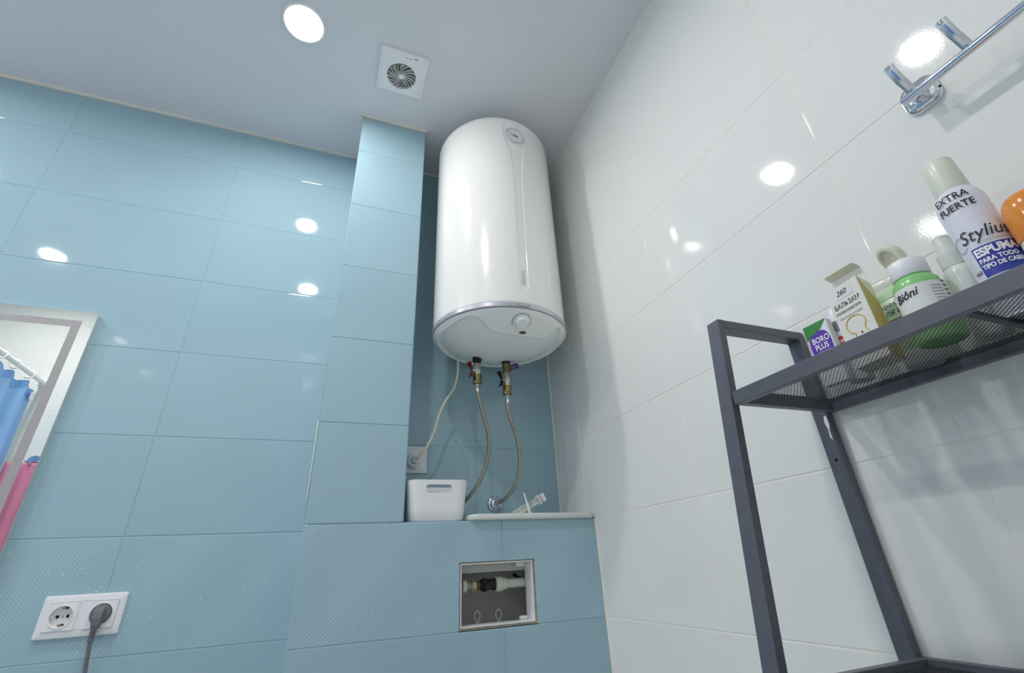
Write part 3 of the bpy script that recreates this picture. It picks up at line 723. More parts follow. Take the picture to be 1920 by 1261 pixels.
for sx in (SX-.0365, SX+.0365):
    # face plate with a round well
    nseg = 48; sq = []
    hw = .0275
    face = MB(); ring = [(sx+.0205*math.cos(2*PI*k/nseg), SZ+.0205*math.sin(2*PI*k/nseg)) for k in range(nseg)]
    out = []
    for k in range(nseg):
        a = 2*PI*k/nseg; c_, s_ = math.cos(a), math.sin(a); m_ = hw/max(abs(c_), abs(s_)); out.append((sx+m_*c_, SZ+m_*s_))
    yfz = Y1-.0115
    vs = [(u, yfz, v) for u, v in ring]+[(u, yfz, v) for u, v in out]+[(u, Y1-.006, v) for u, v in out]+[(u, Y1-.0005, v) for u, v in ring]
    fs = []
    for k in range(nseg):
        k2 = (k+1) % nseg
        fs += [(k, k2, nseg+k2, nseg+k), (nseg+k, nseg+k2, 2*nseg+k2, 2*nseg+k), (k2, k, 3*nseg+k, 3*nseg+k2)]
    fs.append(tuple(range(3*nseg, 4*nseg))); face.add(vs, fs)
    fp = face.build('socket_face', WPLAST, t, o, smooth=30)
    MB().lathe([(.0205, 0), (.0212, .0016), (.0232, .0016), (.0238, 0)], (sx, yfz, SZ), (0, -1, 0), seg=48, cap0=False, cap1=False).build('well_rim', WPLAST, fp, o)
    if sx < SX:
        for dx in (-.0095, .0095): MB().lathe([(.0033, 0), (.0033, .0008)], (sx+dx, Y1-.0012, SZ), (0, -1, 0), seg=14).build('pin_hole', DARK, fp, o)
        MB().lathe([(.0024, 0), (.0024, .0010)], (sx, Y1-.0012, SZ), (0, -1, 0), seg=14).build('screw', STEEL, fp, o)
        for s in (1, -1):
            MB().box(sx-.0028, sx+.0028, Y1-.0100, Y1-.0015, SZ+s*.0165-.0018, SZ+s*.0165+.0018, bev=.0006).build('earth_contact', BRASSC, fp, o)
            MB().box(sx+.0034, sx+.0064, Y1-.0030, Y1-.0012, SZ+s*.0165-.0018, SZ+s*.0165+.0018).build('contact_slot', DARK, fp, o)
            MB().box(sx+s*.0165-.002, sx+s*.0165+.002, Y1-.0095, Y1-.0015, SZ-.0022, SZ+.0022, bev=.0006).build('guide_rib', WPLAST, fp, o)
PXg = SX+.0365
o = (PXg, Y1-.012, SZ); t = thing('power_plug', o, 'grey angled power plug and cord in the double socket', 'plug')
MB().lathe([(.0192, -.009), (.0195, .002), (.0188, .0045), (.016, .006)], (PXg, Y1-.012, SZ), (0, -1, 0), seg=40).build('plug_disc', GPLUG, t, o)
b = MB(); prof = [(-.0085, .012, .012), (.0, .0115, .019), (-.010, .0112, .023), (-.022, .0095, .022), (-.030, .0080, .018)]
vs = []; fs = []
secs = [(SZ+.015, .0095, .007, .012), (SZ+.006, .0105, .006, .022), (SZ-.008, .0102, .006, .025), (SZ-.020, .0085, .0075, .0235), (SZ-.028, .0072, .0085, .021)]
for z, hw, ya, yb_ in secs:
    vs += [(PXg-hw, Y1-.010-ya, z), (PXg+hw, Y1-.010-ya, z), (PXg+hw*.8, Y1-.010-yb_, z), (PXg-hw*.8, Y1-.010-yb_, z)]
for i in range(len(secs)-1):
    for k in range(4): k2 = (k+1) % 4; fs.append((i*4+k, i*4+k2, i*4+4+k2, i*4+4+k))
fs += [(3, 2, 1, 0), (16, 17, 18, 19)]; b.add(vs, fs); b.build('plug_grip', GPLUG, t, o, smooth=0)
yc_ = Y1-.0265
b = MB()
for k in range(5):
    z = SZ-.029-.0038*k; b.lathe([(.0070-.0003*k, 0), (.0070-.0003*k, -.0022)], (PXg, yc_, z), (0, 0, 1), seg=16)
b.lathe([(.0048, SZ-.026), (.0046, SZ-.05)], (PXg, yc_, 0), (0, 0, 1), seg=16)
b.lathe([(.0062, SZ-.047), (.006, SZ-.053)], (PXg, yc_, 0), (0, 0, 1), seg=16)
b.build('strain_relief', GPLUG, t, o, smooth=35)
MB().tube(catmull([(PXg, yc_, SZ-.045), (PXg+.001, yc_, SZ-.06), (PXg+.003, Y1-.024, .92), (PXg+.008, Y1-.022, .88), (PXg+.012, Y1-.02, .80), (PXg+.012, Y1-.02, .68)], 8), .0037, 10).build('cable', GPLUG, t, o, smooth=80)

# ------------------------------------------------------------------ mirror
MX0, MX1, MZ0, MZ1, YM = -1.46, -.6590, .95, 1.7510, 1.5195
o = (MX1, Y1, MZ0); t = thing('wall_mirror', o, 'rectangular wall mirror with a frosted light strip near its edge', 'mirror')
MB().box(MX0+.002, MX1-.002, YM+.004, Y1-.0004, MZ0+.002, MZ1-.002).build('backing_frame', MFRAME, t, o, smooth=0)
MB().box(MX0, MX1, YM, YM+.004, MZ0, MZ1).build('mirror_glass', MIRROR, t, o, smooth=0)
b = MB(); i0, i1 = .0290, .0490
for (x0, x1, z0, z1) in ((MX0+i0, MX1-i0, MZ1-i1, MZ1-i0), (MX0+i0, MX1-i0, MZ0+i0, MZ0+i1), (MX0+i0, MX0+i1, MZ0+i1, MZ1-i1), (MX1-i1, MX1-i0, MZ0+i1, MZ1-i1)):
    b.box(x0, x1, YM-.0003, YM, z0, z1)
b.build('frosted_strip', FROST, t, o, smooth=0)

# ------------------------------------------------------------------ shower rail, rings, curtain, towel (seen in the mirror)
RX, RZ = -1.489, 2.065
o = (RX, YB, RZ); t = thing('shower_rail', o, 'white shower curtain rail seen in the mirror', 'curtain rail')
MB().tube([(RX, YB+.0004, RZ), (RX, Y1-.0004, RZ)], .0125, 20).build('rail_tube', WPLAST, t, o, smooth=60)
for y, d in ((YB+.0005, 1), (Y1-.0005, -1)): MB().lathe([(.024, 0), (.022, .010), (.016, .022), (.0145, .03)], (RX, y, RZ), (0, d, 0), seg=28).build('rail_socket', WPLAST, t, o)
RY = [.02, .165, .285, .41, .53, .66, .79]
def cx_at(y): return RX+.012*math.sin(y*41)+.016*math.sin(y*23+1)
for i, y in enumerate(RY):
    tl = .008*math.sin(i*2.3); pts = [(RX+.021*math.sin(a), y+tl*math.cos(a), RZ-.008+.023*math.cos(a)) for a in [2*PI*k/24 for k in range(24)]]
    b = MB().tube(pts, .0026, 8, closed=True)
    tag(b.build('curtain_ring', WPLAST, None, (RX, y, RZ-.031), smooth=80), '%s white curtain ring counted from the rail end above the pink towel' % ['first', 'second', 'third', 'fourth', 'fifth', 'sixth', 'seventh'][i], 'curtain ring', 'white rings on the shower rail')
def curtain():
    o = (RX, -.06, .35); t = thing('shower_curtain', o, 'blue shower curtain hanging from white rings, seen in the mirror', 'curtain')
    zt, zb = RZ-.045, .35; ys = np.linspace(-.075, .86, 220); zs = np.linspace(0, 1, 40); vs = []; fs = []
    ni, nj = len(zs), len(ys)
    for k in zs:
        for y in ys:
            fade = min(1, .35+k*1.5)
            near = min(abs(y-r) for r in RY); sag = -.022*min(1, (near/.06))**1.3*math.exp(-k*3)
            yy = y-(.03*k if y < .1 else 0)
            vs.append((RX+fade*(.020*math.sin(y*52)+.014*math.sin(y*31+1+k)), yy, zt+(zb-zt)*k+sag))
    for i in range(ni-1):
        for j in range(nj-1): fs.append((i*nj+j, i*nj+j+1, (i+1)*nj+j+1, (i+1)*nj+j))
    b = MB(); b.add(vs, fs); c = b.build('curtain_cloth', CURT, t, o, smooth=180, fix=False)
    md = c.modifiers.new('thickness', 'SOLIDIFY'); md.thickness = .0015
    vs = []; fs = []
    for j in range(len(ys)):
        x, y, z = b.v[j]; 
        for dz, dx in ((.004, .0012), (-.038, .0012), (-.038, -.0012), (.004, -.0012)): vs.append((x+dx*2, y, z+dz))
    for j in range(len(ys)-1):
        for k in range(4): k2 = (k+1) % 4; fs.append((j*4+k, j*4+k2, j*4+4+k2, j*4+4+k))
    MB().add(vs, fs).build('top_hem', CURT2, t, o, smooth=80)
    MB().box(RX+.012, RX+.014, -.072, -.040, 1.945, 1.985).build('care_tag', WPLAST, t, o, smooth=0)
curtain()
# towel on a chrome hook, wall behind the camera
TX, TZ = -1.392, 1.652
o = (TX, YB, TZ); t = thing('towel_hook', o, 'half-round chrome towel hook above the pink towel in the mirror', 'hook')
b = MB(); pl = [(-.028, -.004)]+[(.028*math.cos(math.radians(180-a)), .026*math.sin(math.radians(a))) for a in range(0, 181, 15)]+[(.028, -.004)]
b.prism(pl, lambda u, v: (TX+u, YB+.0005, TZ+v), lambda u, v: (TX+u*.92, YB+.012, TZ+v*.92)); b.build('hook_plate', CHROME, t, o)
MB().box(TX-.030, TX+.030, YB+.002, YB+.030, TZ-.012, TZ-.004, bev=.003).build('hook_bar', CHROME, t, o)
MB().tube(catmull([(TX, YB+.02, TZ-.01), (TX, YB+.034, TZ-.024), (TX, YB+.044, TZ-.020), (TX, YB+.046, TZ-.006)], 6), .004, 10).build('hook_arm', CHROME, t, o)
def towel():
    o = (-1.40, YB+.01, .95); t = thing('bath_towel', o, 'pink terry towel hanging from the chrome hook in the mirror', 'towel')
    xs_ = np.linspace(-1.485, -1.335, 60); zs_ = np.linspace(TZ-.016, .95, 40); vs = []; fs = []
    for z in zs_:
        k = (TZ-z)/.7
        for x in xs_: vs.append((x*1.0+.0*k, YB+.030+.010*math.sin(x*85+1.0)*min(1, .3+k*3)+.006*math.sin(x*37), z))
    n = len(xs_)
    for i in range(len(zs_)-1):
        for j in range(n-1): fs.append((i*n+j, i*n+j+1, (i+1)*n+j+1, (i+1)*n+j))
    b = MB(); b.add(vs, fs); c = b.build('towel_cloth', PINK, t, o, smooth=180, fix=False); md = c.modifiers.new('thickness', 'SOLIDIFY'); md.thickness = .008; md.offset = 0
    MB().tube([(TX-.01, YB+.035, TZ-.018), (TX, YB+.040, TZ-.016), (TX+.01, YB+.035, TZ-.018)], .002, 6).build('hanging_loop', PINK, t, o)
towel()

# ------------------------------------------------------------------ exhaust fan
def fan():
    x0, x1, y0, y1 = -.001, .157, 1.0125, 1.1705; cx, cy = (x0+x1)/2-.0015, 1.0985; zf = ZC-.018
    o = ((x0+x1)/2, (y0+y1)/2, ZC); t = thing('exhaust_fan', o, 'square white exhaust fan grille on the ceiling above the column', 'fan')
    n = 64; R0 = .0485; hx, hy = (x1-x0)/2, (y1-y0)/2; mx, my = (x0+x1)/2, (y0+y1)/2
    def sqp(k, gx, gy):
        a = 2*PI*k/n; c_, s_ = math.cos(a), math.sin(a); q = 1/max(abs(c_), abs(s_)); return (mx+gx*q*c_, my+gy*q*s_)
    rows = []
    rows.append([(cx+R0*math.cos(2*PI*k/n), cy+R0*math.sin(2*PI*k/n), ZC-.002) for k in range(n)])
    rows.append([(cx+R0*math.cos(2*PI*k/n), cy+R0*math.sin(2*PI*k/n), zf+.002) for k in range(n)])
    rows.append([(cx+(R0+.003)*math.cos(2*PI*k/n), cy+(R0+.003)*math.sin(2*PI*k/n), zf) for k in range(n)])
    rows.append([sqp(k, hx-.014, hy-.006)+(zf,) for k in range(n)])
    rows.append([sqp(k, hx-.010, hy-.002)+(zf+.004,) for k in range(n)])
    rows.append([sqp(k, hx, hy)+(zf+.007,) for k in range(n)])
    rows.append([sqp(k, hx, hy)+(ZC-.0005,) for k in range(n)])
    vs = [p for r in rows for p in r]; fs = []
    for i in range(len(rows)-1):
        for k in range(n): k2 = (k+1) % n; fs.append((i*n+k, i*n+k2, i*n+n+k2, i*n+n+k))
    MB().add(vs, fs).build('cover_plate', WPLAST, t, o, smooth=28)
    MB().lathe([(R0-.0002, -.0030), (R0-.0002, -.0010)], (cx, cy, ZC), seg=48).build('duct_opening', mat('duct_grey', (118, 118, 114), rough=.8), t, o)
    rot = MB(); rot.lathe([(.017, -.003), (.017, -.010), (.015, -.011)], (cx, cy, ZC), seg=24)
    for k in range(7):
        a0 = 2*PI*k/7; pts = []
        vs = []
        for rr_, tw in ((.015, .30), (.030, .42), (.043, .5)):
            for s in (-1, 1):
                a = a0+s*tw*.5+(rr_-.015)*9; vs.append((cx+rr_*math.cos(a), cy+rr_*math.sin(a), ZC-.0065+s*.0028))
        rot.add(vs, [(0, 1, 3, 2), (2, 3, 5, 4)])
    rot.build('rotor', mat('grey_rotor', (158, 158, 154), rough=.5), t, o, smooth=30)
    g_ = MB(); g_.lathe([(.0085, -.0135), (.0085, -.0175), (.0075, -.0185)], (cx, cy, ZC), seg=24); g_.build('grille_hub', WPLAST, t, o)
    for k in range(18):
        a0 = 2*PI*k/18; pts = []
        for j in range(9):
            f = j/8; rr_ = .007+(R0-.004)*f*.93; a = a0+.55*f**1.2*1.0; pts.append((cx+rr_*math.cos(a), cy+rr_*math.sin(a), zf+.001+.001*math.sin(PI*f)))
        MB().strip(pts, (0, 0, 1), .0030, .0010).build('grille_spoke', WPLAST, t, o, smooth=50)
    zz = zf-.0003
    letters('VN', .0085, lambda u, v: (.122-u, 1.0265-v+.006, zz) if False else (.120+u*0+(-u), 1.0195+v*0+(.006-v)*-1+.003, zz), DARKPRINT, t, o, bold=.0002)
    letters('Domovent', .0052, lambda u, v: (.100-u, 1.0225+v, zz), DARKPRINT, t, o)
    MB().lathe([(.0015, 0), (.0015, .0005)], (cx-R0-.008, cy-.012, zf), (0, 0, -1), seg=10).build('cover_screw', LGREY, t, o)
fan()

# ------------------------------------------------------------------ chrome hook rail on the right wall
def hook_rail():
    z0, xb_ = 1.622, XR-.046
    o = (XR, .20, 1.645); t = thing('hook_rail', o, 'chrome towel hook rail with curved prongs on the white wall', 'hook rail')
    def plate(yc):
        b = MB(); vs = []; fs = []; prof = [(0, .0005), (0, .006), (.003, .010), (.008, .0125), (.016, .014)]
        n = None
        for ins, d in prof:
            p = rrect(.047-2*ins, .052-2*ins, max(.003, .014-ins), 8); n = len(p); vs += [(XR-d, yc+u, 1.6455+v) for u, v in p]
        for i in range(len(prof)-1):
            for k in range(n): k2 = (k+1) % n; fs.append((i*n+k, i*n+k2, i*n+n+k2, i*n+n+k))
        e_ = (len(prof)-1)*n; fs += [tuple(range(n)), tuple(e_+k for k in range(n))]
        b.add(vs, fs); b.build('mounting_plate', CHROME, t, o, smooth=50)
        MB().tube(catmull([(XR-.008, yc, 1.640), (XR-.025, yc, 1.636), (XR-.040, yc, 1.628), (xb_, yc, z0)], 6), .0085, 14).build('bracket_arm', CHROME, t, o, smooth=60)
        MB().lathe([(.002, 0), (.002, .0006)], (XR-.006, yc-.0237, 1.636), (0, -1, 0), seg=10).build('grub_screw', BLACK, t, o)
    plate(.203); plate(-.085)
    MB().tube([(xb_, .213, z0), (xb_, -.10, z0)], .0062, 18).build('rail_bar', CHROME, t, o, smooth=60)
    for y in (.196, .1265, .057, -.013, -.083):
        pts = catmull([(xb_, y, z0-.002), (xb_-.006, y, z0+.008), (xb_-.018, y, z0+.020), (xb_-.026, y, z0+.034), (xb_-.029, y, z0+.046)], 6)
        MB().oval(pts, (0, 1, 0), .0130, .0062).build('hook_prong', CHROME, t, o, smooth=50)
hook_rail()

# ------------------------------------------------------------------ black metal rack
XB1 = .7655                       # back of the rear posts
YF0, YF1 = .509, .534             # far end frame
YN0, YN1 = -.091, -.066           # near end frame
ZTOPR = 1.393
def xf(z): return .5717-.1245*(ZTOPR-z)    # leaning front posts
SH1, SH2 = 1.2655, .9165          # rail tops of the two shelves in view
rack = thing('metal_rack', (.62, .22, 0), 'anthracite metal rack with mesh shelves against the white wall', 'rack')
RO = (.62, .22, 0)
for (ya, yb_) in ((YF0, YF1), (YN0, YN1)):
    b = MB(); z0, z1 = 0, ZTOPR
    vs = [(xf(z)+dx, y, z) for z in (z0, z1) for dx in (0, .013) for y in (ya, yb_)]
    b.add(vs, [(0, 1, 3, 2), (4, 6, 7, 5), (0, 4, 5, 1), (2, 3, 7, 6), (0, 2, 6, 4), (1, 5, 7, 3)]); b.build('front_post', RACKM, rack, RO, smooth=0)
    rp = MB().box(XB1-.013, XB1, ya, yb_, 0, ZTOPR, bev=.0008, seg=1).build('rear_post', RACKM, rack, RO, smooth=0)
    MB().box(xf(ZTOPR)+.013, XB1-.013, ya, yb_, ZTOPR-.0145, ZTOPR, bev=.0008, seg=1).build('top_bar', RACKM, rack, RO, smooth=0)
    MB().box(xf(.1)+.013, XB1-.013, ya, yb_, .09, .104).build('foot_bar', RACKM, rack, RO, smooth=0)
    if ya == YF0:
        MB().lathe([(.0024, 0), (.0024, .0008)], (XB1-.013, .5205, 1.172), (-1, 0, 0), seg=12).build('screw_hole', DARK, rack, RO)
        b = MB(); sh = [(0, 0), (.005, -.002), (.0065, -.012), (.004, -.022), (.0055, -.034), (.002, -.040), (.0025, -.026), (-.001, -.014)]
        b.prism(sh, lambda u, v: (XB1-.0132, .5115+u*.9, 1.2415+v), lambda u, v: (XB1-.0140, .5115+u*.9, 1.2415+v)); b.build('torn_tape', mat('torn_white_tape', (232, 236, 236), rough=.7, var=.06, vscale=200), rack, RO, smooth=0)
def shelf(zt):
    x0 = xf(zt)+.001; x1 = XB1-.0005; rb = zt-.0205
    fr = MB().box(x0, x0+.011, YN1+.0005, YF0-.0005, rb, zt, bev=.0008, seg=1).build('shelf_rail', RACKM, rack, RO, smooth=0)
    MB().box(x1-.0115, x1-.0005, YN1+.0005, YF0-.0005, rb, zt, bev=.0008, seg=1).build('shelf_rail', RACKM, rack, RO, smooth=0)
    MB().box(x0+.011, x1-.012, YF0-.0125, YF0-.0005, rb, zt, bev=.0008, seg=1).build('shelf_rail', RACKM, rack, RO, smooth=0)
    MB().box(x0+.011, x1-.012, YN1+.0005, YN1+.0125, rb, zt, bev=.0008, seg=1).build('shelf_rail', RACKM, rack, RO, smooth=0)
    zm = zt-.0075; xa, xb_, ya, yb_ = x0+.010, x1-.011, YN1+.012, YF0-.012
    MB().box(xa, xb_, .2155, .2225, zm-.0065, zm-.0015).build('cross_bar', MESHM, rack, RO, smooth=0)
    # expanded metal: zig-zag strands
    P, Q = .0058, .0033; wd, th = .00032, .0003; vs = []; fs = []
    nx = int((xb_-xa)/Q); ny = int((yb_-ya)/(P/2)); 
    for i in range(nx+1):
        base = len(vs)
        for j in range(ny+1):
            x = xa+i*Q+(Q/2 if ((i+j) % 2) else -Q/2)*.86; x = min(max(x, xa), xb_); y = ya+j*P/2
            for dx, dz in ((-wd, -th), (wd, -th), (wd, th), (-wd, th)): vs.append((x+dx, y, zm+dz))
        for j in range(ny):
            for k in range(4): k2 = (k+1) % 4; a = base+j*4; fs.append((a+k, a+k2, a+4+k2, a+4+k))
    m_ = MB(); m_.v = vs; m_.f = fs; mo = m_.build('shelf_mesh', MESHM, rack, RO, smooth=0, fix=False); mo['kind'] = 'stuff'
    return zm+th
ZS = shelf(SH1); shelf(SH2)

# ------------------------------------------------------------------ toiletries on the upper shelf
PAPERW = mat('white_carton', (238, 236, 228), rough=.45, var=.01)
CREAM = mat('cream_carton_inside', (244, 240, 214), rough=.6, var=.02)
GOLD = mat('gold_print_carton', (196, 172, 66), rough=.4, var=.12, vscale=120)
PINKP = mat('pink_print', (214, 120, 130), rough=.5); GREYP = mat('grey_print', (140, 142, 146), rough=.5)
GREENP = mat('green_print', (60, 140, 62), rough=.45); PURP = mat('purple_print', (96, 52, 178), rough=.45); WPRINT = mat('white_print', (246, 246, 250), rough=.5)
REDP = mat('red_print', (196, 36, 48), rough=.45); BLUEP = mat('blue_print', (48, 62, 168), rough=.4); BLKP = mat('black_print', (36, 36, 44), rough=.5)
YELP = mat('yellow_print', (222, 178, 60), rough=.5)
# balm carton: four measured base corners
FL, FRc, RR, RL = Vector((.6419, .3735, 0)), Vector((.6334, .3228, 0)), Vector((.6776, .3322, 0)), Vector((.6790, .3800, 0))
def carton():
    z0, z1 = ZS+.0003, 1.3735
    o = ((FL+RR)/2).to_tuple()[:2]+(z0,); t = thing('balm_carton', o, 'white and gold mouth balm carton with its top flap open', 'box')
    b = MB(); c4 = [FL, FRc, RR, RL]
    vs = [(p.x, p.y, z) for z in (z0, z1) for p in c4]
    b.add(vs, [(0, 1, 2, 3), (0, 4, 5, 1), (3, 2, 6, 7), (0, 3, 7, 4)]); body = b.build('carton_body', PAPERW, t, o, smooth=0, fix=False)
    md = body.modifiers.new('board', 'SOLIDIFY'); md.thickness = .0006; md.offset = 0
    out = (FRc-FL).normalized()
    b = MB(); e_ = out*.0005; pr_ = (RR-FRc)
    q = lambda s, z: tuple(FRc+pr_*s+e_+Vector((0, 0, z)))
    b.add([q(0, z0), q(1, z0), q(1, z1-.030), q(0, z1)], [(0, 1, 2, 3)]); b.build('gold_side', GOLD, t, o, smooth=0, fix=False)
    b.v, b.f = [], []; b.add([q(1, z1-.030), q(1, z1), q(0, z1)], [(0, 1, 2)]); b.build('cream_corner', CREAM, t, o, smooth=0, fix=False)
    # bottom panel seen through the mesh
    fd = (FRc-FL); n_ = Vector((fd.y, -fd.x, 0)).normalized()
    if n_.x > 0: n_ = -n_
    # raised top flap with tuck-in edge, hinged on the rear edge and leaning back over
    def flap(base0, base1, pts, nm, m):
        b = MB(); vs = []
        for (s, z, back) in pts: p = base0.lerp(base1, s); vs.append((p.x+back[0], p.y+back[1], z))
        b.add(vs, [tuple(range(len(vs)))]); f_ = b.build(nm, m, t, o, smooth=0, fix=False); md = f_.modifiers.new('board', 'SOLIDIFY'); md.thickness = .0006; md.offset = 0; return f_
    bk = -n_
    flap(RL, RR, [(0.02, z1, (0, 0)), (.98, z1, (0, 0)), (.98, z1+.030, (n_.x*.002, n_.y*.002)), (.02, z1+.030, (n_.x*.002, n_.y*.002))], 'top_flap', PAPERW)
    flap(RL, RR, [(0.02, z1+.030, (n_.x*.002, n_.y*.002)), (.98, z1+.030, (n_.x*.002, n_.y*.002)), (.99, z1+.034, (n_.x*.010, n_.y*.010)), (.95, z1+.036, (n_.x*.014, n_.y*.014)), (.05, z1+.036, (n_.x*.014, n_.y*.014)), (.01, z1+.034, (n_.x*.010, n_.y*.010))], 'tuck_edge', CREAM)
    flap(FL, RL, [(0.05, z1, (0, 0)), (.95, z1, (0, 0)), (.9, z1+.010, (-out.x*.008, -out.y*.008)), (.2, z1+.010, (-out.x*.008, -out.y*.008))], 'dust_flap', PAPERW)
    # printing on the face towards the room: u from the left edge, v from the base
    L_ = fd.length; W_ = fd.normalized()
    def F(u, v): p = FL+W_*u+n_*.0006; return (p.x, p.y, z0+v)
    H_ = z1-z0
    b = MB(); b.add([F(.012, H_-.004), F(.040, H_-.004), F(.040, H_-.019), F(.012, H_-.019)], [(0, 1, 2, 3)]); st = b.build('price_sticker', mat('sticker_white', (236, 230, 234), rough=.6), t, o, smooth=0, fix=False)
    F2 = lambda u, v: tuple(Vector(F(u, v))+n_*.0004)
    letters('260', .0105, lambda u, v: F2(.015+u, H_-.014+v), BLKP, st, o, shear=.35)
    letters('БАЛЬЗАМ', .0098, lambda u, v: F(.0045+u*.86, H_-.031+v), DARKPRINT, t, o, bold=.0001)
    letters('ополаскиватель', .0066, lambda u, v: F(.0030+u*.80, H_-.039+v), DARKPRINT, t, o)
    letters('при боли в горле', .0048, lambda u, v: F(.0065+u*.9, H_-.0470+v), GREYP, t, o)
    # line-drawn head in profile
    hd = [(.30, .0), (.34, .22), (.18, .36), (.08, .62), (.16, .92), (.40, 1.08), (.68, 1.06), (.90, .88), (.95, .62), (.86, .40), (.84, .22), (.92, .02)]
    pts = catmull([F(.008+.034*a, H_-.078+.027*c_) for a, c_ in hd], 5); MB().tube(pts, .0006, 5).build('head_outline', YELP, t, o)
    MB().lathe([(.0014, 0), (.0014, .0004)], F(.029, H_-.074), n_, seg=10).build('throat_mark', REDP, t, o)
    letters('АКВААЛИСТ', .0068, lambda u, v: F(.004+u*.85, H_-.090+v), PINKP, t, o)
carton()
# cream tube carton with purple oval
def boro():
    z0 = ZS+.0003; x = .668; y0, y1 = .403, .441; o = (x+.006, (y0+y1)/2, z0)
    t = thing('cream_box', o, 'small white cream box with green corner and purple oval at the rack end', 'box')
    MB().box(x, x+.012, y0, y1, z0, 1.3545, bev=.0006, seg=1).build('carton_body', WPLAST, t, o, smooth=0)
    H_ = 1.3545-z0; F = lambda u, v: (x-.0004, y1-u, z0+v); W_ = y1-y0
    b = MB(); b.add([F(0, H_), F(W_, H_), F(.026, H_-.012), F(.008, H_-.018), F(0, H_-.024)], [(0, 1, 2, 3, 4)]); b.build('green_corner', GREENP, t, o, smooth=0, fix=False)
    b = MB(); n = 36
    pl = [(W_/2+.0172*math.copysign(abs(math.cos(a))**.7, math.cos(a)), H_-.0365+.023*math.copysign(abs(math.sin(a))**.75, math.sin(a))) for a in [2*PI*k/n for k in range(n)]]
    F1 = lambda u, v: (x-.0003, y1-u, z0+v)
    b.add([F1(u, v) for u, v in pl], [tuple(range(n))]); b.build('purple_oval', PURP, t, o, smooth=0, fix=False)
    F2 = lambda u, v: (x-.0008, y1-u, z0+v)
    letters('BORO', .0125, lambda u, v: F2(.0068+u*.80, H_-.0315+v), WPRINT, t, o, bold=.0003)
    letters('PLUS', .0125, lambda u, v: F2(.0085+u*.80, H_-.0425+v), WPRINT, t, o, bold=.0003)
    letters('HEALTHY', .0046, lambda u, v: F2(.011+u, H_-.0485+v), WPRINT, t, o)
    letters('SKIN', .0046, lambda u, v: F2(.0145+u, H_-.0537+v), WPRINT, t, o)
boro()
# white toothpaste tube standing on its cap side, red square
def spl():
    z0 = ZS+.0003; cx, cy = .700, .4045; o = (cx, cy, z0)
    t = thing('toothpaste_tube', o, 'white round-topped tube with grey dot and red square between the two boxes', 'tube')
    vs = []; fs = []; secs = [(0, .0155, .0150), (.02, .0160, .0150), (.07, .0158, .0150), (.100, .0150, .0125), (.112, .0125, .010), (.119, .0085, .007), (.1215, .003, .003)]
    n = 28
    for h, a, b_ in secs:
        for k in range(n): q = 2*PI*k/n; vs.append((cx+b_*math.cos(q), cy+a*math.sin(q), z0+h))
    for i in range(len(secs)-1):
        for k in range(n): k2 = (k+1) % n; fs.append((i*n+k, i*n+k2, i*n+n+k2, i*n+n+k))
    e_ = (len(secs)-1)*n; fs += [tuple(reversed(range(n))), tuple(e_+k for k in range(n))]
    MB().add(vs, fs).build('tube_body', mat('white_tube', (232, 232, 242), rough=.3), t, o, smooth=50)
    def S(u, v): a = PI+u/.0155; return (cx+(.0152)*math.cos(a), cy+.0163*math.sin(a)*-1*-1, z0+v)
    def S2(u, v): a = PI+u/.0155; return (cx+(.0156)*math.cos(a), cy+.0168*math.sin(a), z0+v)
    b = MB(); n = 24; b.add([S2(.002+.0062*math.cos(2*PI*k/n), .084+.0085*math.sin(2*PI*k/n)) for k in range(n)], [tuple(range(n))]); b.build('grey_dot', GREYP, t, o, smooth=0, fix=False)
    b = MB(); b.add([S2(.000, .050), (S2(.004, .050)), S2(.0085, .050), S2(.0085, .067), S2(.004, .067), S2(.000, .067)], [(0, 1, 4, 5), (1, 2, 3, 4)]); b.build('red_square', REDP, t, o, smooth=0, fix=False)
    S3 = lambda u, v: tuple(Vector(S2(u, v))+Vector((-.0004, 0, 0)))
    letters('SPL', .006, lambda u, v: S3(.0006+u*.72, .0575+v), WPRINT, t, o, bold=.0002)
spl()
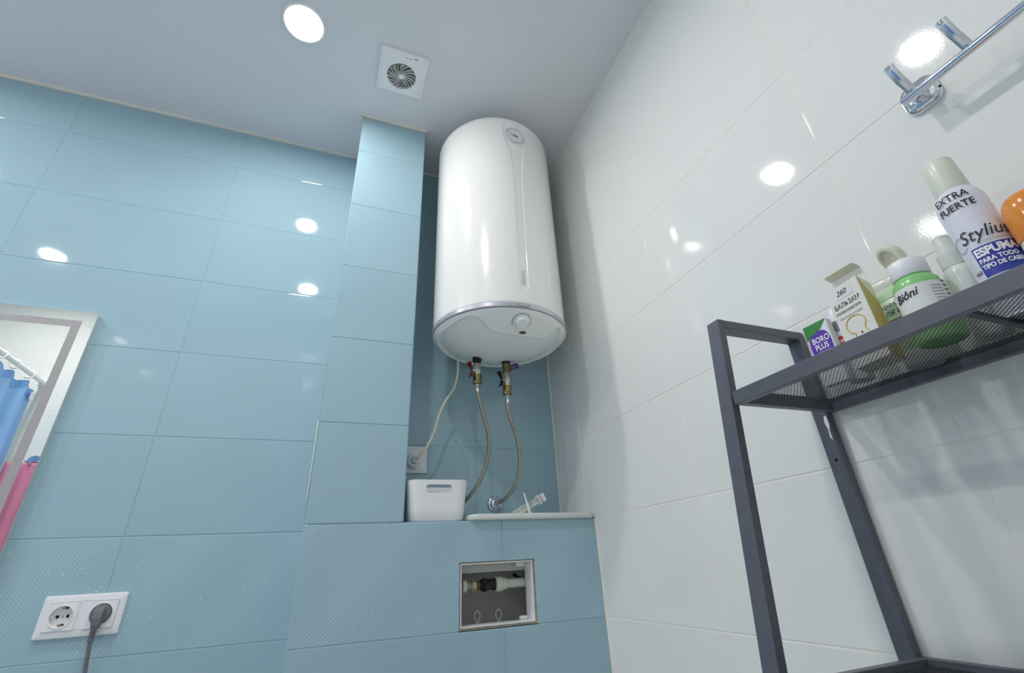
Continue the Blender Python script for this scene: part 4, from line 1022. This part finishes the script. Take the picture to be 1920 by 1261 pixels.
# hand cream tube behind
def handcream():
    z0 = ZS+.0003; cx, cy = .7290, .338; o = (cx, cy, z0)
    t = thing('hand_cream_tube', o, 'pale green hand cream tube standing behind the balm carton', 'tube')
    PG = mat('pale_green_tube', (196, 218, 184), rough=.3, var=.02); PG2 = mat('pale_grey_crimp', (208, 214, 202), rough=.35)
    vs = []; fs = []; n = 32; secs = [(.020, .0235, .0185), (.05, .0245, .0165), (.09, .0255, .010), (.118, .0262, .004), (.122, .0263, .0016)]
    for h, a, b_ in secs:
        for k in range(n): q = 2*PI*k/n; vs.append((cx+b_*math.cos(q), cy+a*math.sin(q), z0+h))
    for i in range(len(secs)-1):
        for k in range(n): k2 = (k+1) % n; fs.append((i*n+k, i*n+k2, i*n+n+k2, i*n+n+k))
    e_ = (len(secs)-1)*n; fs += [tuple(reversed(range(n))), tuple(e_+k for k in range(n))]
    MB().add(vs, fs).build('tube_body', PG, t, o, smooth=50)
    MB().lathe([(.0205, 0), (.021, .002), (.021, .018), (.019, .0205)], (cx, cy, z0), seg=32).build('cap', WPLAST, t, o)
    MB().box(cx-.0016, cx+.0016, cy-.0263, cy+.0263, z0+.121, z0+.133, bev=.0006).build('crimped_end', PG2, t, o)
    def face(u, v, off=.0006):
        d = np.interp(v, [s[0] for s in secs], [s[2] for s in secs]); yy = .0235-u
        return (cx-d*math.sqrt(max(0, 1-(yy/.0262)**2))-off, cy+yy, z0+v)
    b = MB(); us = np.linspace(.002, .045, 12); vs = [face(u, v) for v in (.103, .112) for u in us]; b.add(vs, [(i, i+1, 12+i+1, 12+i) for i in range(11)]); b.build('green_band', mat('mid_green_band', (160, 198, 150), rough=.35), t, o, smooth=0, fix=False)
    letters('крем', .0105, lambda u, v: face(.006+u, .089+v, .0010), DARKPRINT, t, o, sub=2)
    letters('ДЛЯ РУК', .0105, lambda u, v: face(.002+u*.95, .076+v, .0010), DARKPRINT, t, o, sub=2)
    letters('питательный', .0088, lambda u, v: face(.002+u*.78, .064+v, .0010), BLKP, t, o, bold=.0003, sub=2)
handcream()
# green jar with an open flip cap
def jar():
    z0 = ZS+.0003; cx, cy, r = .6640, .2795, .0252; o = (cx, cy, z0)
    t = thing('green_lotion_bottle', o, 'light green lotion bottle with white label and open white flip cap', 'bottle')
    GJ = mat('light_green_plastic', (140, 208, 132), rough=.25, var=.02)
    MB().lathe([(r-.004, 0), (r-.001, .0015), (r, .005), (r, .072), (r-.0015, .080), (r-.006, .086), (r-.008, .0885), (r-.008, .096)], (cx, cy, z0), seg=56).build('bottle_body', GJ, t, o, smooth=40)
    MB().lathe([(r+.0004, .022), (r+.0004, .071)], (cx, cy, z0), seg=64, cap0=False, cap1=False).build('label_wrap', mat('white_label', (236, 238, 234), rough=.3), t, o)
    cp = MB().lathe([(r-.0055, .0875), (r-.0045, .089), (r-.0045, .108), (r-.006, .1105), (0, .1112)], (cx, cy, z0), seg=48, cap0=True, cap1=False).build('flip_cap', WPLAST, t, o)
    # opened lid: shallow cup hinged at the back, tilted up
    ax_ = Vector((-.62, .45, -.42)).normalized(); hc = Vector((cx+.004, cy+.012, z0+.1290))
    MB().lathe([(.0135, .004), (.0175, .0035), (.019, .002), (.019, -.004), (.0175, -.006), (0, -.007)], hc, ax_, seg=40, cap0=False, cap1=False).lathe([(.0001, .0005), (.0135, .0005), (.0135, .004)], hc, ax_, seg=40, cap0=True, cap1=False).build('open_lid', mat('cap_ivory', (226, 224, 204), rough=.3), cp, o, smooth=40)
    fa = math.atan2(-cy, -cx)
    def F(u, v, off=.0011): a = fa+(u/r); return (cx+(r+off)*math.cos(a), cy+(r+off)*math.sin(a), z0+v)
    letters('Biôni', .0145, lambda u, v: F(-.0275+u*.88, .054+v*1.0+u*.10), BLKP, t, o, shear=.3, sub=2, bold=.0002)
    b = MB()
    for k in range(7):
        v = .063-.0042*k; vs = [F(u, v+dv) for dv in (0, .0008) for u in (.012, .016, .020, .024)]; b.add(vs, [(i, i+1, 5+i, 4+i) for i in range(3)])
    b.build('small_print', GREYP, t, o, smooth=0, fix=False)
    BRN = mat('brown_print', (120, 70, 50), rough=.5)
    b = MB()
    for k in range(5):
        v = .070-.006*k; b.add([F(.026, v), F(.034, v+.002), F(.034, v-.002)], [(0, 1, 2)])
    b.build('brown_pattern', BRN, t, o, smooth=0, fix=False)
jar()
# small white spray bottle
def spray():
    z0 = ZS+.0003; cx, cy, r = .7120, .2515, .0175; o = (cx, cy, z0)
    t = thing('spray_bottle', o, 'small white spray bottle with translucent cap beside the tall foam can', 'bottle')
    MB().lathe([(r-.002, 0), (r, .003), (r, .084), (r-.002, .092), (r-.006, .098)], (cx, cy, z0), seg=40).build('bottle_body', mat('white_bottle', (234, 240, 234), rough=.25), t, o, smooth=40)
    MB().lathe([(.0135, .096), (.0140, .098), (.0140, .116), (.0105, .120), (.0100, .138), (.0085, .142), (0, .1425)], (cx, cy, z0), seg=32, cap1=False).build('spray_cap', CLEARW, t, o, smooth=40)
    fa = math.atan2(-cy, -cx)
    b = MB(); vs = [(cx+(r+.0004)*math.cos(a), cy+(r+.0004)*math.sin(a), z0+h) for h in (.02, .078) for a in np.linspace(fa+.55, fa+1.3, 10)]
    b.add(vs, [(i, i+1, 11+i, 10+i) for i in range(9)]); b.build('lavender_label', mat('lavender_label', (150, 146, 176), rough=.4), t, o, smooth=0, fix=False)
spray()
# tall hair foam can
def can():
    z0 = ZS+.0003; cx, cy, r = .6885, .2085, .0238; o = (cx, cy, z0)
    t = thing('hair_foam_can', o, 'tall white hair foam can with blue label and grey cap', 'can')
    CAN = mat('white_lacquered_can', (232, 232, 244), rough=.18, var=.005, coat=.4)
    MB().lathe([(r-.001, 0), (r+.0006, .001), (r+.0006, .003), (r-.0008, .0045), (r, .007), (r, .118), (r+.0006, .132), (r+.0010, .150), (r-.0002, .160), (r-.003, .168), (r-.0065, .1735), (r-.0075, .175)], (cx, cy, z0), seg=64).build('can_body', CAN, t, o, smooth=50)
    MB().lathe([(.0170, .173), (.0176, .176), (.0168, .198), (.0160, .2215), (.0145, .2240), (0, .2245)], (cx, cy, z0), seg=48, cap1=False).build('cap', mat('pale_grey_cap', (226, 230, 216), rough=.32, sss=.1), t, o, smooth=40)
    fa = math.atan2(-cy, -cx)+.02
    def F(u, v, off=.0012): a = fa+(u/r); return (cx+(r+off)*math.cos(a), cy+(r+off)*math.sin(a), z0+v)
    letters('EXTRA', .0125, lambda u, v: F(-.0225+u*.85, .1545+v, .0020), BLKP, t, o, bold=.0002, sub=2)
    letters('FUERTE', .0125, lambda u, v: F(-.0235+u*.84, .1405+v, .0020), BLKP, t, o, bold=.0002, sub=2)
    letters('Stylius', .0225, lambda u, v: F(-.0200+u*.82, .0960+v), BLKP, t, o, shear=.25, sub=2)
    pts = [F(-.022+.010*math.cos(a)*(1-.05*a), .098+.0105*math.sin(a)*(1-.04*a), .0010) for a in np.linspace(.6, 5.6, 30)]
    MB().tube(pts, .0003, 5).build('swash', GREYP, t, o)
    letters('Línea Profesional', .0045, lambda u, v: F(-.001+u*.72, .0900+v), GREYP, t, o, sub=1)
    b = MB(); us = np.linspace(-.0150, .0285, 20); vs = [F(u, v, .0005) for v in (.050, .0870) for u in us]; b.add(vs, [(i, i+1, 21+i, 20+i) for i in range(19)]); lb = b.build('blue_label', BLUEP, t, o, smooth=60, fix=False)
    letters('ESPUMA', .0135, lambda u, v: F(-.0135+u*.76, .0750+v), WPRINT, lb, o, bold=.0007, sub=2)
    letters('PARA TODO', .0074, lambda u, v: F(-.0130+u*.80, .0665+v), WPRINT, lb, o, bold=.0003, sub=1)
    letters('TIPO DE CABELLOS', .0074, lambda u, v: F(-.0130+u*.72, .0588+v), WPRINT, lb, o, bold=.0003, sub=1)
    letters('E', .010, lambda u, v: F(-.0165-v, .0560+u), BLKP, t, o)
can()
def orange():
    z0 = ZS+.0003; cx, cy, r = .6860, .1585, .0245; o = (cx, cy, z0)
    t = thing('orange_bottle', o, 'bottle with a rounded orange cap at the right end of the shelf', 'bottle')
    OR = mat('orange_plastic', (232, 142, 40), rough=.18, coat=.4)
    MB().lathe([(r-.002, 0), (r, .003), (r, .070), (r-.001, .074)], (cx, cy, z0), seg=48).build('bottle_body', mat('white_body', (232, 236, 226), rough=.3), t, o)
    MB().lathe([(r, .0725), (r+.0008, .075), (r+.0006, .108), (r-.002, .119), (r-.006, .1255), (r-.012, .129), (0, .1305)], (cx, cy, z0), seg=48, cap1=False).build('orange_cap', OR, t, o, smooth=40)
    fa = math.atan2(-cy, -cx)
    def F(u, v, off=.0008): a = fa+(u/r); return (cx+(r+off)*math.cos(a), cy+(r+off)*math.sin(a), z0+v)
    letters('am', .011, lambda u, v: F(-.020+u, .058+v), PINKP, t, o, sub=2)
orange()
